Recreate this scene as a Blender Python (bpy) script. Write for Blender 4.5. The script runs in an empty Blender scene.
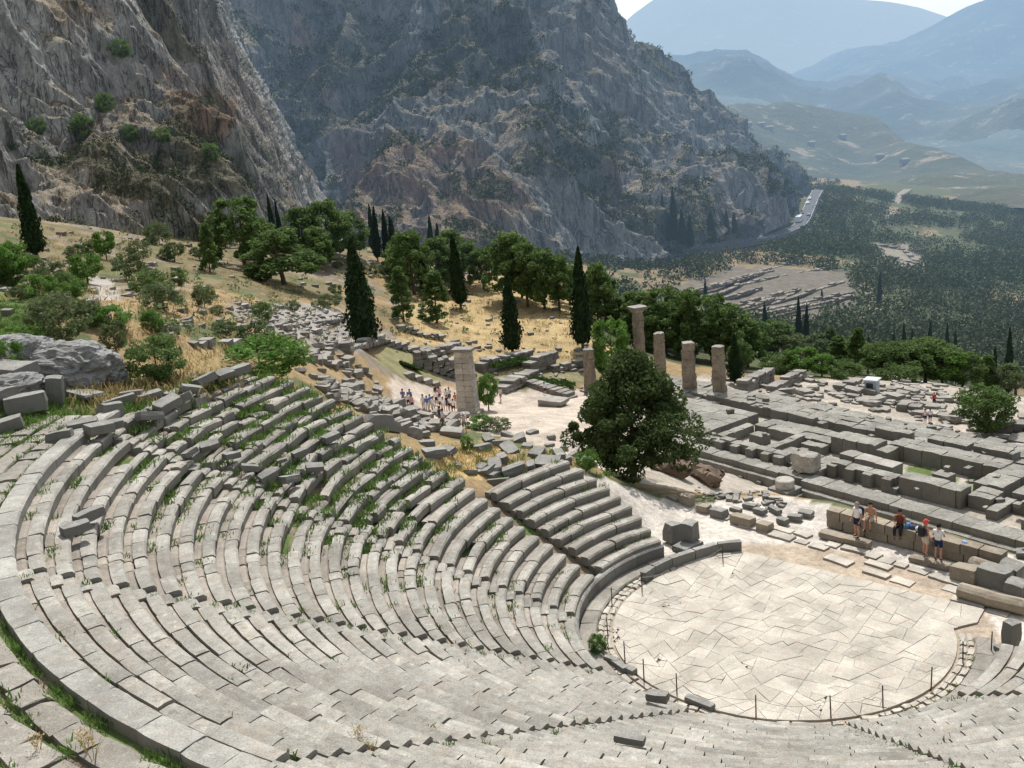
import bpy, math, random
import numpy as np
from mathutils import Matrix, Vector
random.seed(7); rng = np.random.default_rng(11)
SC = bpy.context.scene; COL = SC.collection
PI = math.pi
# ------------------------------------------------------------------ camera numbers
F = 1039.; PT = math.radians(14.78); RO = -0.087; H = 21.08
O = np.array([9.87, 37.93])                     # centre of the orchestra
cP, sP, cR, sR = math.cos(PT), math.sin(PT), math.cos(RO), math.sin(RO)
def ray(px, py):
    a = (px-512)/F; b = -(py-384)/F
    u = a*cR-b*sR; v = a*sR+b*cR
    return np.array([u, cP+v*sP, -sP+v*cP])
def pd(px, py, dep): return ray(px, py)*dep+np.array([0, 0, H])
def pz(px, py, z):
    d = ray(px, py); return d*((z-H)/d[2])+np.array([0, 0, H])
def projv(X, Y, Z):
    Z = Z-H; dep = Y*cP-Z*sP; u = X/dep; v = (Y*sP+Z*cP)/dep
    return 512+(u*cR+v*sR)*F, 384-(-u*sR+v*cR)*F, dep
# ------------------------------------------------------------------ noise
def _h(ix, iy, iz, s):
    n = (ix*374761393+iy*668265263+iz*2147483647+s*1274126177) & 0xffffffff
    n = ((n ^ (n >> 13))*1274126177) & 0xffffffff
    return ((n ^ (n >> 16)) & 0xffff)/65535.*2-1
def noise(x, y, z=0., s=0):
    x, y, z = np.broadcast_arrays(np.asarray(x, float), y, z)
    ix, iy, iz = [np.floor(a).astype(np.int64) for a in (x, y, z)]
    fx, fy, fz = x-ix, y-iy, z-iz
    fx, fy, fz = [t*t*(3-2*t) for t in (fx, fy, fz)]
    r = 0
    for a in (0, 1):
        for b in (0, 1):
            for c in (0, 1):
                w = (fx if a else 1-fx)*(fy if b else 1-fy)*(fz if c else 1-fz)
                r = r+w*_h(ix+a, iy+b, iz+c, s)
    return r
def fbm(x, y, z=0., o=4, s=0, ridged=False):
    r = 0; a = 1.; t = 0
    for k in range(o):
        n = noise(np.asarray(x)*2**k+k*7.3, np.asarray(y)*2**k+k*3.1, np.asarray(z)*2**k, s+k)
        if ridged: n = 1-2*np.abs(n)
        r = r+a*n; t += a; a *= .5
    return r/t
# ------------------------------------------------------------------ objects
def tag(o, label=None, cat=None, group=None, kind=None):
    if label: o['label'] = label
    if cat: o['category'] = cat
    if group: o['group'] = group
    if kind: o['kind'] = kind
    return o
def empty(name, loc=(0, 0, 0), rz=0):
    o = bpy.data.objects.new(name, None); COL.objects.link(o)
    o.location = loc; o.rotation_euler = (0, 0, rz); o.empty_display_size = .3
    return o
def copy_tree(o, parent=None):
    c = o.copy(); COL.objects.link(c); c.parent = parent
    for ch in list(o.children): copy_tree(ch, c)
    return c
class MB:
    def __init__(s): s.v = []; s.f = []; s.m = []; s.n = 0
    def add(s, V, Fc, mi=0):
        V = np.asarray(V, float).reshape(-1, 3)
        s.v.append(V)
        for f in Fc: s.f.append([i+s.n for i in f]); s.m.append(mi)
        s.n += len(V)
    def build(s, name, mats, parent=None, smooth=False, loc=None):
        me = bpy.data.meshes.new(name)
        V = np.concatenate(s.v) if s.v else np.zeros((0, 3))
        if loc is not None: V = V-np.array(loc)
        me.from_pydata(V.tolist(), [], s.f)
        if not isinstance(mats, (list, tuple)): mats = [mats]
        for m in mats: me.materials.append(m)
        if len(mats) > 1: me.polygons.foreach_set('material_index', s.m)
        if smooth: me.polygons.foreach_set('use_smooth', [True]*len(me.polygons))
        me.update()
        o = bpy.data.objects.new(name, me); COL.objects.link(o)
        if loc is not None: o.location = loc
        if parent is not None: o.parent = parent
        return o
def shell(n):
    idx = {}; V = []; Fc = []
    def vi(p):
        if p not in idx: idx[p] = len(V); V.append([2*c/n-1 for c in p])
        return idx[p]
    for ax in range(3):
        for sd in (0, n):
            for i in range(n):
                for j in range(n):
                    q = []
                    for (a, b) in ((i, j), (i+1, j), (i+1, j+1), (i, j+1)):
                        p = [0, 0, 0]; p[ax] = sd; p[(ax+1) % 3] = a; p[(ax+2) % 3] = b; q.append(vi(tuple(p)))
                    if sd == 0: q = q[::-1]
                    Fc.append(q)
    return np.array(V, float), Fc
SH2 = shell(2); SH1 = shell(1); SH4 = shell(5)
def rough(mb, c, half, ax=None, jit=.03, rnd=.06, sh=SH2, mi=0):
    """weathered block: centre c, half sizes, rows of ax = local axes"""
    V, Fc = sh
    V = V.copy()
    k = (np.abs(V) > .99).sum(1)
    V = V*(1-rnd*np.clip(k-1, 0, 2)/2)[:, None]
    P = V*np.array(half)
    P = P+rng.uniform(-1, 1, P.shape)*jit
    if ax is not None: P = P@np.array(ax)
    mb.add(P+np.array(c), Fc, mi)
def axes(rz, rx=0, ry=0):
    m = (Matrix.Rotation(rz, 3, 'Z') @ Matrix.Rotation(rx, 3, 'X') @ Matrix.Rotation(ry, 3, 'Y'))
    return np.array(m.transposed())
def tube(mb, pts, rad, n=8, mi=0, cap=True):
    pts = np.array(pts, float); m = len(pts)
    if np.isscalar(rad): rad = [rad]*m
    V = []; up = np.array([0.13, .21, .97])
    for i in range(m):
        t = pts[min(i+1, m-1)]-pts[max(i-1, 0)]; t /= np.linalg.norm(t)+1e-9
        a = np.cross(t, up if abs(t@up) < .95 else [1, 0, 0]); a /= np.linalg.norm(a); b = np.cross(t, a)
        for k in range(n):
            w = 2*PI*k/n; V.append(pts[i]+rad[i]*(a*math.cos(w)+b*math.sin(w)))
    Fc = [[i*n+k, i*n+(k+1) % n, (i+1)*n+(k+1) % n, (i+1)*n+k] for i in range(m-1) for k in range(n)]
    if cap: Fc += [list(range(n))[::-1], [(m-1)*n+k for k in range(n)]]
    mb.add(V, Fc, mi)
# ------------------------------------------------------------------ materials
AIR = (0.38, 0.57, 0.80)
class NT:
    def __init__(s, name):
        s.mat = bpy.data.materials.new(name); s.mat.use_nodes = True
        s.t = s.mat.node_tree; s.t.nodes.clear()
    def n(s, typ, ins=None, **kw):
        nd = s.t.nodes.new(typ)
        for k, v in kw.items(): setattr(nd, k, v)
        if ins:
            for k, v in ins.items():
                sk = nd.inputs[k]
                if isinstance(v, bpy.types.NodeSocket): s.t.links.new(v, sk)
                else: sk.default_value = v
        return nd
    def mix(s, fac, a, b, mode='MIX'):
        nd = s.n('ShaderNodeMix', data_type='RGBA', blend_type=mode)
        for sk, v in ((nd.inputs[0], fac), (nd.inputs[6], a), (nd.inputs[7], b)):
            if isinstance(v, bpy.types.NodeSocket): s.t.links.new(v, sk)
            else: sk.default_value = v if not isinstance(v, tuple) or len(v) == 4 else (*v, 1)
        return nd.outputs[2]
    def math(s, op, a, b=0., clamp=False):
        nd = s.n('ShaderNodeMath', operation=op, use_clamp=clamp)
        for i, v in enumerate((a, b)):
            if isinstance(v, bpy.types.NodeSocket): s.t.links.new(v, nd.inputs[i])
            else: nd.inputs[i].default_value = v
        return nd.outputs[0]
    def ramp(s, fac, stops):
        nd = s.n('ShaderNodeValToRGB', {'Fac': fac}); cr = nd.color_ramp
        while len(cr.elements) < len(stops): cr.elements.new(.5)
        for e, (p, c) in zip(cr.elements, stops):
            e.position = p; e.color = (*c, 1) if isinstance(c, tuple) else (c, c, c, 1)
        return nd.outputs['Color']
    def noise(s, scale, detail=4, rough=.6, vec=None, dist=0.):
        nd = s.n('ShaderNodeTexNoise', {'Scale': scale, 'Detail': detail, 'Roughness': rough, 'Distortion': dist})
        s.t.links.new(vec if vec is not None else s.pos, nd.inputs['Vector']); return nd.outputs['Fac']
    def start(s, scale3=None):
        g = s.n('ShaderNodeNewGeometry'); s.geo = g; s.pos = g.outputs['Position']; s.isl = g.outputs['Random Per Island']
        return g
    def stretch(s, sc):
        return s.n('ShaderNodeMapping', {'Vector': s.pos, 'Scale': sc}).outputs['Vector']
    def finish(s, col, rough=.9, bump=None, bstr=.4, bdist=.05, haze=False, spec=.2, trans=0., air=(AIR), hs=2600., hmax=1.):
        b = s.n('ShaderNodeBsdfPrincipled', {'Base Color': col if isinstance(col, bpy.types.NodeSocket) else (*col, 1), 'Roughness': rough, 'Specular IOR Level': spec})
        if bump is not None:
            bn = s.n('ShaderNodeBump', {'Height': bump, 'Strength': bstr, 'Distance': bdist}); s.t.links.new(bn.outputs[0], b.inputs['Normal'])
        sh = b.outputs[0]
        if trans:
            tr = s.n('ShaderNodeBsdfTranslucent', {'Color': col if isinstance(col, bpy.types.NodeSocket) else (*col, 1)})
            sh = s.n('ShaderNodeMixShader', {0: trans, 1: sh, 2: tr.outputs[0]}).outputs[0]
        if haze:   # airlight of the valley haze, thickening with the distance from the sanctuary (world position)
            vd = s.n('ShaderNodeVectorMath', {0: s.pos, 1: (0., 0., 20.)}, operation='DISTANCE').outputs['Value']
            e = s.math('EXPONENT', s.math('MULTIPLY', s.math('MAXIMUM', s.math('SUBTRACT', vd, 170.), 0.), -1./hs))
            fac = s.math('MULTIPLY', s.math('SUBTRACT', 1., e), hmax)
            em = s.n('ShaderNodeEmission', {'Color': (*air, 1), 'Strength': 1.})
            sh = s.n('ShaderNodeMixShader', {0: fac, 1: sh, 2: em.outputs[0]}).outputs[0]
        out = s.n('ShaderNodeOutputMaterial', {'Surface': sh})
        return s.mat
def m_stone(name, base, dark=.55, isl=.22, warm=(.30, .22, .15), wamt=.35, bump=.6, scale=1., haze=False, lich=.5, pat=.75):
    t = NT(name); t.start()
    n1 = t.noise(.6*scale, 3, .6); n2 = t.noise(4.*scale, 5, .72); n3 = t.noise(24*scale, 1, .7); n4 = t.noise(1.7*scale, 2, .65)
    c = t.mix(t.ramp(n1, [(.35, 0.), (.66, 1.)]), base, tuple(x*.66 for x in base))
    c = t.mix(t.math('MULTIPLY', t.ramp(n4, [(.48, 0.), (.72, 1.)]), wamt), c, warm)
    c = t.mix(t.math('MULTIPLY', t.ramp(n2, [(.52, 0.), (.68, 1.)]), lich), c, tuple(x*dark for x in base))
    c = t.mix(t.math('MULTIPLY', t.ramp(n2, [(.28, 1.), (.44, 0.)]), .6), c, tuple(min(.72, x*1.5) for x in base))
    c = t.mix(1., c, t.ramp(n3, [(.3, .78), (.7, 1.12)]), 'MULTIPLY')
    nz = t.n('ShaderNodeSeparateXYZ', {0: t.geo.outputs['True Normal']}).outputs['Z']   # shade of upright faces, painted into the stone colour
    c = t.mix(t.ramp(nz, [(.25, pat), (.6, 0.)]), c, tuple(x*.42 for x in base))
    il = t.n('ShaderNodeMapRange', {'Value': t.isl, 'To Min': 1-isl, 'To Max': 1+isl}).outputs[0]
    c = t.mix(1., c, t.n('ShaderNodeCombineColor', {0: il, 1: il, 2: il}).outputs[0], 'MULTIPLY')
    return t.finish(c, .93, t.math('ADD', t.math('MULTIPLY', n2, .8), t.math('MULTIPLY', n3, .3)), bump, .06, haze)
def m_leaf(name, c1, c2, haze=False, trans=.25, hs=2600.):
    t = NT(name); t.start()
    n = t.noise(.9, 3, .6)
    c = t.mix(t.isl, c1, c2)
    c = t.mix(1., c, t.ramp(n, [(.3, .6), (.7, 1.35)]), 'MULTIPLY')
    return t.finish(c, .75, haze=haze, trans=trans, spec=.15, hs=hs)
def m_plain(name, c, rough=.85, haze=False, var=.15, sc=6., spec=.2):
    t = NT(name); t.start(); n = t.noise(sc, 4, .6)
    return t.finish(t.mix(1., c, t.ramp(n, [(.3, 1-var), (.7, 1+var)]), 'MULTIPLY'), rough, haze=haze, spec=spec)
M = {}
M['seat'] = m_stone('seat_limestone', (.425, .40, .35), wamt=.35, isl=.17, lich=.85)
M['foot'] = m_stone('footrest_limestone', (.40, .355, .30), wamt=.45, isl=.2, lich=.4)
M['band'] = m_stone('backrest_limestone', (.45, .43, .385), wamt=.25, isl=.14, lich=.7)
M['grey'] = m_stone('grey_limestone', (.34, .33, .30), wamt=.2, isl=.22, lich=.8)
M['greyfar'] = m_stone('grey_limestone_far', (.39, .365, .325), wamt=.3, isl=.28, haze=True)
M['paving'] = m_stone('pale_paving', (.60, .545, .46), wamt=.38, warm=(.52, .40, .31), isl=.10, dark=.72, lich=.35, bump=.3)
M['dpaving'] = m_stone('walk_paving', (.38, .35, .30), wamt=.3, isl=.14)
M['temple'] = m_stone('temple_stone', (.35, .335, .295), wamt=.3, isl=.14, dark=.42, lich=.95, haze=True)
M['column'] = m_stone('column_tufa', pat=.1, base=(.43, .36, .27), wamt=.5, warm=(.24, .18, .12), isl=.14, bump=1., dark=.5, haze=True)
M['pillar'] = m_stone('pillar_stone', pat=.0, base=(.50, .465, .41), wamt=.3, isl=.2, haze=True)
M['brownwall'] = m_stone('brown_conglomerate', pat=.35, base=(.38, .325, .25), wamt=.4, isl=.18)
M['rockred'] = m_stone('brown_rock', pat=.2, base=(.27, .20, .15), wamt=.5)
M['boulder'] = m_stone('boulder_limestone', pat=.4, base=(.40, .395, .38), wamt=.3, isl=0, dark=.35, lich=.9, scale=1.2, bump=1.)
M['pine'] = m_leaf('pine_needles', (.075, .13, .04), (.18, .26, .085), haze=True, trans=.5)
M['bigtree'] = m_leaf('juniper_leaves', (.045, .075, .025), (.11, .155, .05), haze=True, trans=.35)
M['bright'] = m_leaf('bright_leaves', (.09, .18, .035), (.18, .31, .075), haze=True, trans=.45)
M['olive'] = m_leaf('olive_leaves', (.10, .14, .06), (.19, .235, .11), haze=True, trans=.4)
M['cypress'] = m_leaf('cypress_leaves', (.014, .032, .012), (.034, .062, .022), haze=True, trans=.12)
M['dark'] = m_leaf('dark_scrub', (.03, .048, .02), (.065, .088, .036), haze=True, trans=.15, hs=3000.)
M['grove'] = m_leaf('olive_grove_leaves', (.045, .068, .03), (.095, .12, .06), haze=True, trans=.15, hs=3400.)
M['grass'] = m_leaf('green_grass', (.09, .17, .03), (.19, .29, .08), trans=.3)
M['dryg'] = m_leaf('dry_grass', (.36, .26, .11), (.55, .43, .22), trans=.3)
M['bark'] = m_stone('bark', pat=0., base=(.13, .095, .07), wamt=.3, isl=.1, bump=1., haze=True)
M['wood'] = m_plain('post_wood', (.085, .05, .035))
M['rope'] = m_plain('rope', (.42, .36, .27))
M['skin'] = m_plain('skin', (.52, .28, .19), .6, var=.05)
M['skind'] = m_plain('tanned_skin', (.33, .16, .10), .6, var=.05)
M['hair'] = m_plain('dark_hair', (.03, .02, .015), .6)
M['greyhair'] = m_plain('grey_hair', (.30, .26, .22), .7)
M['shoe'] = m_plain('shoe', (.06, .05, .05), .6)
def m_objcol(name, haze=False):
    t = NT(name); t.start(); oi = t.n('ShaderNodeObjectInfo').outputs['Color']
    n = t.noise(9., 3, .6)
    return t.finish(t.mix(1., oi, t.ramp(n, [(.3, .88), (.7, 1.08)]), 'MULTIPLY'), .85)
M['cloth'] = m_objcol('cloth')
M['asphalt'] = m_plain('asphalt', (.11, .11, .115), .9, haze=True, sc=.5)
M['white'] = m_plain('white_paint', (.78, .78, .76), .5, haze=True, var=.04)
M['glass'] = m_plain('dark_glass', (.03, .04, .05), .15, haze=True, spec=.5)
M['tyre'] = m_plain('rubber', (.02, .02, .02), .8, haze=True)
M['hut'] = m_plain('hut_panel', (.40, .45, .48), .6, haze=True, var=.06)
# ground: colour from the vertex attribute, broken up by noise
def m_ground(name, hs=3200.):
    t = NT(name); t.start()
    a = t.n('ShaderNodeAttribute', attribute_name='gcol', attribute_type='GEOMETRY').outputs['Color']
    n1 = t.noise(.35, 4, .65); n2 = t.noise(3., 4, .7); n3 = t.noise(14., 2, .7)
    c = t.mix(1., a, t.ramp(n1, [(.3, .66), (.7, 1.22)]), 'MULTIPLY')
    c = t.mix(1., c, t.ramp(n2, [(.3, .72), (.68, 1.2)]), 'MULTIPLY')
    c = t.mix(1., c, t.ramp(n3, [(.3, .85), (.7, 1.12)]), 'MULTIPLY')
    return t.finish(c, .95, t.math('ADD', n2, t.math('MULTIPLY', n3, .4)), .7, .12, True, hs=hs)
M['ground'] = m_ground('ground')
def m_cliff(name, k, hs=2300.):
    t = NT(name); t.start()
    a = t.n('ShaderNodeAttribute', attribute_name='gcol', attribute_type='GEOMETRY').outputs['Color']
    v = t.stretch((1., 1., .3)); n1 = t.noise(k, 5, .7, v, .3); n2 = t.noise(k*6, 4, .75, v)
    c = t.mix(1., a, t.ramp(n1, [(.36, .62), (.5, 1.), (.66, 1.28)]), 'MULTIPLY')
    c = t.mix(1., c, t.ramp(n2, [(.3, .8), (.7, 1.2)]), 'MULTIPLY')
    v3 = t.stretch((1., 1., .14)); n3 = t.noise(k*.75, 4, .62, v3, .8); n4 = t.noise(k*2.6, 4, .65, v, .9)
    cr1 = t.ramp(n3, [(.455, 1.), (.49, .38), (.515, 1.)]); cr2 = t.ramp(n4, [(.45, 1.), (.485, .5), (.52, 1.)])
    c = t.mix(1., c, cr1, 'MULTIPLY'); c = t.mix(.5, c, cr2, 'MULTIPLY')
    h = t.math('ADD', t.math('ADD', n1, t.math('MULTIPLY', n2, .4)), t.math('ADD', t.math('MULTIPLY', cr1, .5), t.math('MULTIPLY', cr2, .15)))
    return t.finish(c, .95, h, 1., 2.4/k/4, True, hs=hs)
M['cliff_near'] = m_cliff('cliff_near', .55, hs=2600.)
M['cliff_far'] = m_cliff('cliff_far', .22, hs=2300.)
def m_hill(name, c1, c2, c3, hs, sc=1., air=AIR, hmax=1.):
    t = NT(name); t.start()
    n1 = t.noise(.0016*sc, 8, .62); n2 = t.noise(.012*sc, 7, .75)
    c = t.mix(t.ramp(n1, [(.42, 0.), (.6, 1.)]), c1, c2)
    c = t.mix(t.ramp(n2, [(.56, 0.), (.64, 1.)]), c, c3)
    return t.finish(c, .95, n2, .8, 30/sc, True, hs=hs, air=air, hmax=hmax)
# ------------------------------------------------------------------ terrain
ROW0, DR, DZ, Z0, NR = 8.2, .674, .3545, .94, 27
def cone(R): return Z0+(R-ROW0)/DR*DZ
def aE(i):   # east end of each row, degrees
    return float(np.interp(i, [0, 3, 5, 8, 8.4, 12, 17, 23, 26.5], [115.5, 116.5, 118.5, 122.5, 145, 147.5, 147.5, 150, 155]))
aEv = np.vectorize(aE)
def aW(i): return -276-float(np.interp(i, [0, 26], [115.5, 150]))
ctl = []   # (x, y, z)
def cz(px, py, z): ctl.append(pz(px, py, z))
def cd(px, py, d): ctl.append(pd(px, py, d))
# stage and orchestra level
for p in [(640, 490), (700, 500), (760, 520), (830, 535), (900, 560), (1000, 600), (1080, 640), (718, 548), (985, 620), (800, 620), (1024, 660)]: cz(*p, -.03)
for p in [(760, 488), (840, 500), (950, 530), (1040, 560), (1100, 590)]: cz(*p, .1)
for q in [(16.5, 60, -6.5), (22.5, 52, -6.5), (29, 43.5, -6.5), (20, 70, -11.5), (27, 61, -11.5), (33.5, 52.5, -11.5), (12.5, 76, -9.), (38, 44, -10)]: ctl.append(np.array(q, float))
for p in [(700, 458), (820, 500), (1024, 548), (900, 440), (760, 400), (1024, 455), (720, 398), (690, 392), (640, 395), (840, 440)]: cz(*p, -15.6)
for p in [(1024, 430), (930, 412), (850, 400), (800, 388), (900, 395), (980, 425)]: cz(*p, -17)
# towards the tree and the terrace of the pillar
cz(628, 474, -1.); cz(605, 474, .8); cz(665, 466, -2.)
cz(540, 460, 3.5); cz(475, 458, 4.2); cz(440, 445, 5.6); cz(590, 462, 1.6)
cd(560, 440, 84); cd(600, 430, 88); cd(520, 415, 104); cd(470, 413, 116); cd(440, 405, 118); cd(410, 395, 114); cd(600, 395, 128)
cd(500, 430, 96); cd(440, 425, 98); cd(640, 400, 122); cd(395, 400, 106)
cd(365, 350, 112); cd(340, 385, 98); cd(320, 365, 98); cd(430, 370, 128); cd(512, 357, 142); cd(583, 352, 145); cd(640, 372, 140)
cd(300, 345, 92); cd(330, 330, 116); cd(250, 322, 96); cd(270, 350, 84)
cd(550, 320, 160); cd(480, 320, 162); cd(440, 300, 172); cd(600, 330, 158); cd(560, 300, 176); cd(620, 345, 160); cd(380, 320, 140); cd(350, 290, 155); cd(300, 290, 140); cd(520, 285, 190)
cd(240, 290, 118); cd(200, 300, 96); cd(180, 340, 70); cd(120, 340, 66); cd(60, 372, 50); cd(150, 385, 51); cd(0, 395, 44); cd(0, 330, 62); cd(110, 285, 100); cd(60, 290, 88); cd(0, 280, 84)
cd(150, 250, 142); cd(210, 262, 150); cd(80, 250, 128); cd(0, 235, 120); cd(280, 255, 175); cd(340, 248, 190); cd(-80, 270, 100); cd(-80, 340, 60)
for q in [(-13.5, 57, 5.), (-9, 57, 3.4), (-5, 57, 2.), (-15, 66, 1.), (-9, 66, -1.5), (-4, 66, -2.5), (2, 64, -2.), (8, 60, -1.5), (-20, 58, 7.)]: ctl.append(np.array(q, float))
for a_ in (120, 127, 134, 141):
    for R_, z_ in ((14.6, 3.2), (16.6, 3.6)): ctl.append(np.array([O[0]+R_*math.cos(math.radians(a_)), O[1]+R_*math.sin(math.radians(a_)), z_]))
# rim of the theatre
for a in range(157, 331, 12):
    w = math.radians(a)
    for R, z in ((27.6, 10.1), (29.5, 10.1), (34., 12.2)):
        x, y = O+R*np.array([math.cos(w), math.sin(w)])
        if not (a < 175 and R > 30): ctl.append(np.array([x, y, z]))
for q in [(0, -2, 18.6), (-20, 0, 19), (20, -2, 18.6), (-30, 20, 17), (0, -20, 26), (-40, -10, 28), (40, -10, 24), (36, 18, 9), (36, 30, 1), (-40, 40, 20), (-60, 60, 30), (60, 40, -16), (60, 70, -22)]: ctl.append(np.array(q, float))
nctl = np.array(ctl)
farc = [q for q in ctl if math.hypot(q[0], q[1]) > 85 and abs(math.atan2(q[0], q[1])) < .8]
def fd(px, py, d): farc.append(pd(px, py, d))
for p in [(1000, 395, 205), (1000, 360, 260), (1000, 300, 370), (1000, 240, 540), (1000, 205, 720), (1000, 192, 860), (1100, 360, 250), (1100, 220, 640), (1100, 300, 360),
          (880, 352, 235), (850, 330, 275), (850, 290, 345), (850, 250, 450), (850, 215, 560), (860, 190, 760), (800, 345, 235), (780, 320, 285),
          (760, 300, 320), (760, 265, 385), (760, 243, 470), (700, 250, 450), (815, 200, 600), (790, 232, 500), (640, 262, 420), (690, 330, 230), (680, 295, 310), (700, 275, 350), (600, 275, 330), (830, 180, 900),
          (560, 262, 340), (500, 262, 330), (430, 260, 300), (350, 248, 260), (280, 240, 230), (200, 235, 190), (100, 230, 165), (0, 225, 150), (600, 300, 230), (-100, 230, 130), (-200, 240, 110), (1200, 260, 420), (1200, 400, 180)]: fd(*p)
def far3(px, py, r):   # beyond the groves the valley falls away
    q = pd(px, py, r); farc.append(q)
for az, z in ((-.7, 40), (-.3, 20), (.1, -150), (.35, -190), (.5, -200), (.7, -220)):
    for r in (2500, 7000, 16000): farc.append(np.array([r*math.sin(az), r*math.cos(az), z-60]))
farc = np.array(farc)
def tps_fit(P, z, lam):
    n = len(P); D = np.sqrt(((P[:, None]-P[None])**2).sum(2))
    K = np.where(D > 0, D**2*np.log(D+1e-12), 0)+lam*np.eye(n)
    A = np.zeros((n+3, n+3)); A[:n, :n] = K; A[:n, n] = 1; A[:n, n+1:] = P; A[n, :n] = 1; A[n+1:, :n] = P.T
    return np.linalg.solve(A, np.concatenate([z, [0, 0, 0]]))
def tps_eval(w, P, Q):
    out = np.zeros(len(Q))
    for s in range(0, len(Q), 20000):
        q = Q[s:s+20000]; D = ((q[:, None]-P[None])**2).sum(2)
        out[s:s+20000] = (.5*D*np.log(D+1e-20))@w[:-3]+w[-3]+q@w[-2:]
    return out
nP = nctl[:, :2]/50.; nW = tps_fit(nP, nctl[:, 2], 2e-3)
def pol(x, y): return np.stack([np.arctan2(x, y)*3., np.log(np.hypot(x, y)+1e-6)*1.5], 1)
fP = pol(farc[:, 0], farc[:, 1]); fW = tps_fit(fP, farc[:, 2], 1e-3)
def sstep(a, b, x): t = np.clip((x-a)/(b-a), 0, 1); return t*t*(3-2*t)
def zg(x, y, rough_=True):
    x = np.atleast_1d(np.asarray(x, float)); y = np.atleast_1d(np.asarray(y, float)); sh = x.shape
    x = x.ravel(); y = y.ravel()
    r = np.hypot(x, y); z = np.zeros(len(x))
    m = r < 205
    zn = np.zeros(len(x)); zf = np.zeros(len(x))
    if m.any(): zn[m] = tps_eval(nW, nP, np.stack([x[m], y[m]], 1)/50.)
    m2 = r > 125
    if m2.any(): zf[m2] = tps_eval(fW, fP, pol(x[m2], y[m2]))
    w = sstep(130, 200, r)
    z = zn*(1-w)+zf*w
    if rough_:
        dd = np.minimum(r/100., 6.)
        z = z+fbm(x/9, y/9, 0, 4, 3)*.35*np.clip(dd, .3, 1)+fbm(x/60, y/60, 0, 4, 9)*2.2*sstep(140, 320, r)+fbm(x/260, y/260, 0, 4, 5)*16*sstep(500, 1300, r)
    # the theatre bowl, the orchestra and the temple terrace
    dx, dy = x-O[0], y-O[1]; R = np.hypot(dx, dy); A = np.degrees(np.arctan2(dy, dx)); A = np.where(A < 60, A+360, A)
    i = (R-ROW0)/DR; e = aEv(np.clip(i, 0, 27)); win = sstep(-1.1, .9, (A-e)*R*PI/180)*sstep(-.6, .6, ((330-np.clip(i, 0, 26)*.5)-A)*R*PI/180)*sstep(28.3, 27.7, R)
    zc = np.where(R < ROW0, -.05, np.minimum(cone(R)-.62, 10.2))
    z = z*(1-win)+zc*win
    ring = sstep(27.7, 28.3, R)*sstep(34, 31, R)*sstep(172, 178, A)*sstep(345, 330, A)
    z = z*(1-ring)+10.2*ring
    s1 = (dx*.62-dy*.78); s2 = (dx*.78+dy*.62)      # stage axes
    fl = sstep(8.7, 8.2, R)
    st = sstep(11.2, 10.2, s2)*sstep(0, 1, s2)*sstep(-13, -10, s1)*sstep(22, 14, s1)
    fl = np.maximum(fl, st); z = z*(1-fl)-.05*fl
    tx = (x-18.7)*.589-(y-101.5)*.808; ty = (x-18.7)*.808+(y-101.5)*.589
    tin = sstep(-14, -8, tx)*sstep(38, 33, tx)*sstep(.2, 1.4, ty)*sstep(19, 17, ty)*.65
    tm = sstep(-14, -8, tx)*sstep(38, 33, tx)*sstep(-3, -1.8, ty)*sstep(21, 18, ty)
    z = z*(1-tm)-15.75*tm+tin
    return z.reshape(sh)
def inpoly(px, py, poly):
    c = np.zeros(px.shape, bool); n = len(poly)
    for i in range(n):
        x0, y0 = poly[i]; x1, y1 = poly[(i+1) % n]
        if y0 == y1: continue
        k = ((y0 > py) != (y1 > py)) & (px < (x1-x0)*(py-y0)/(y1-y0)+x0); c ^= k
    return c
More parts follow.
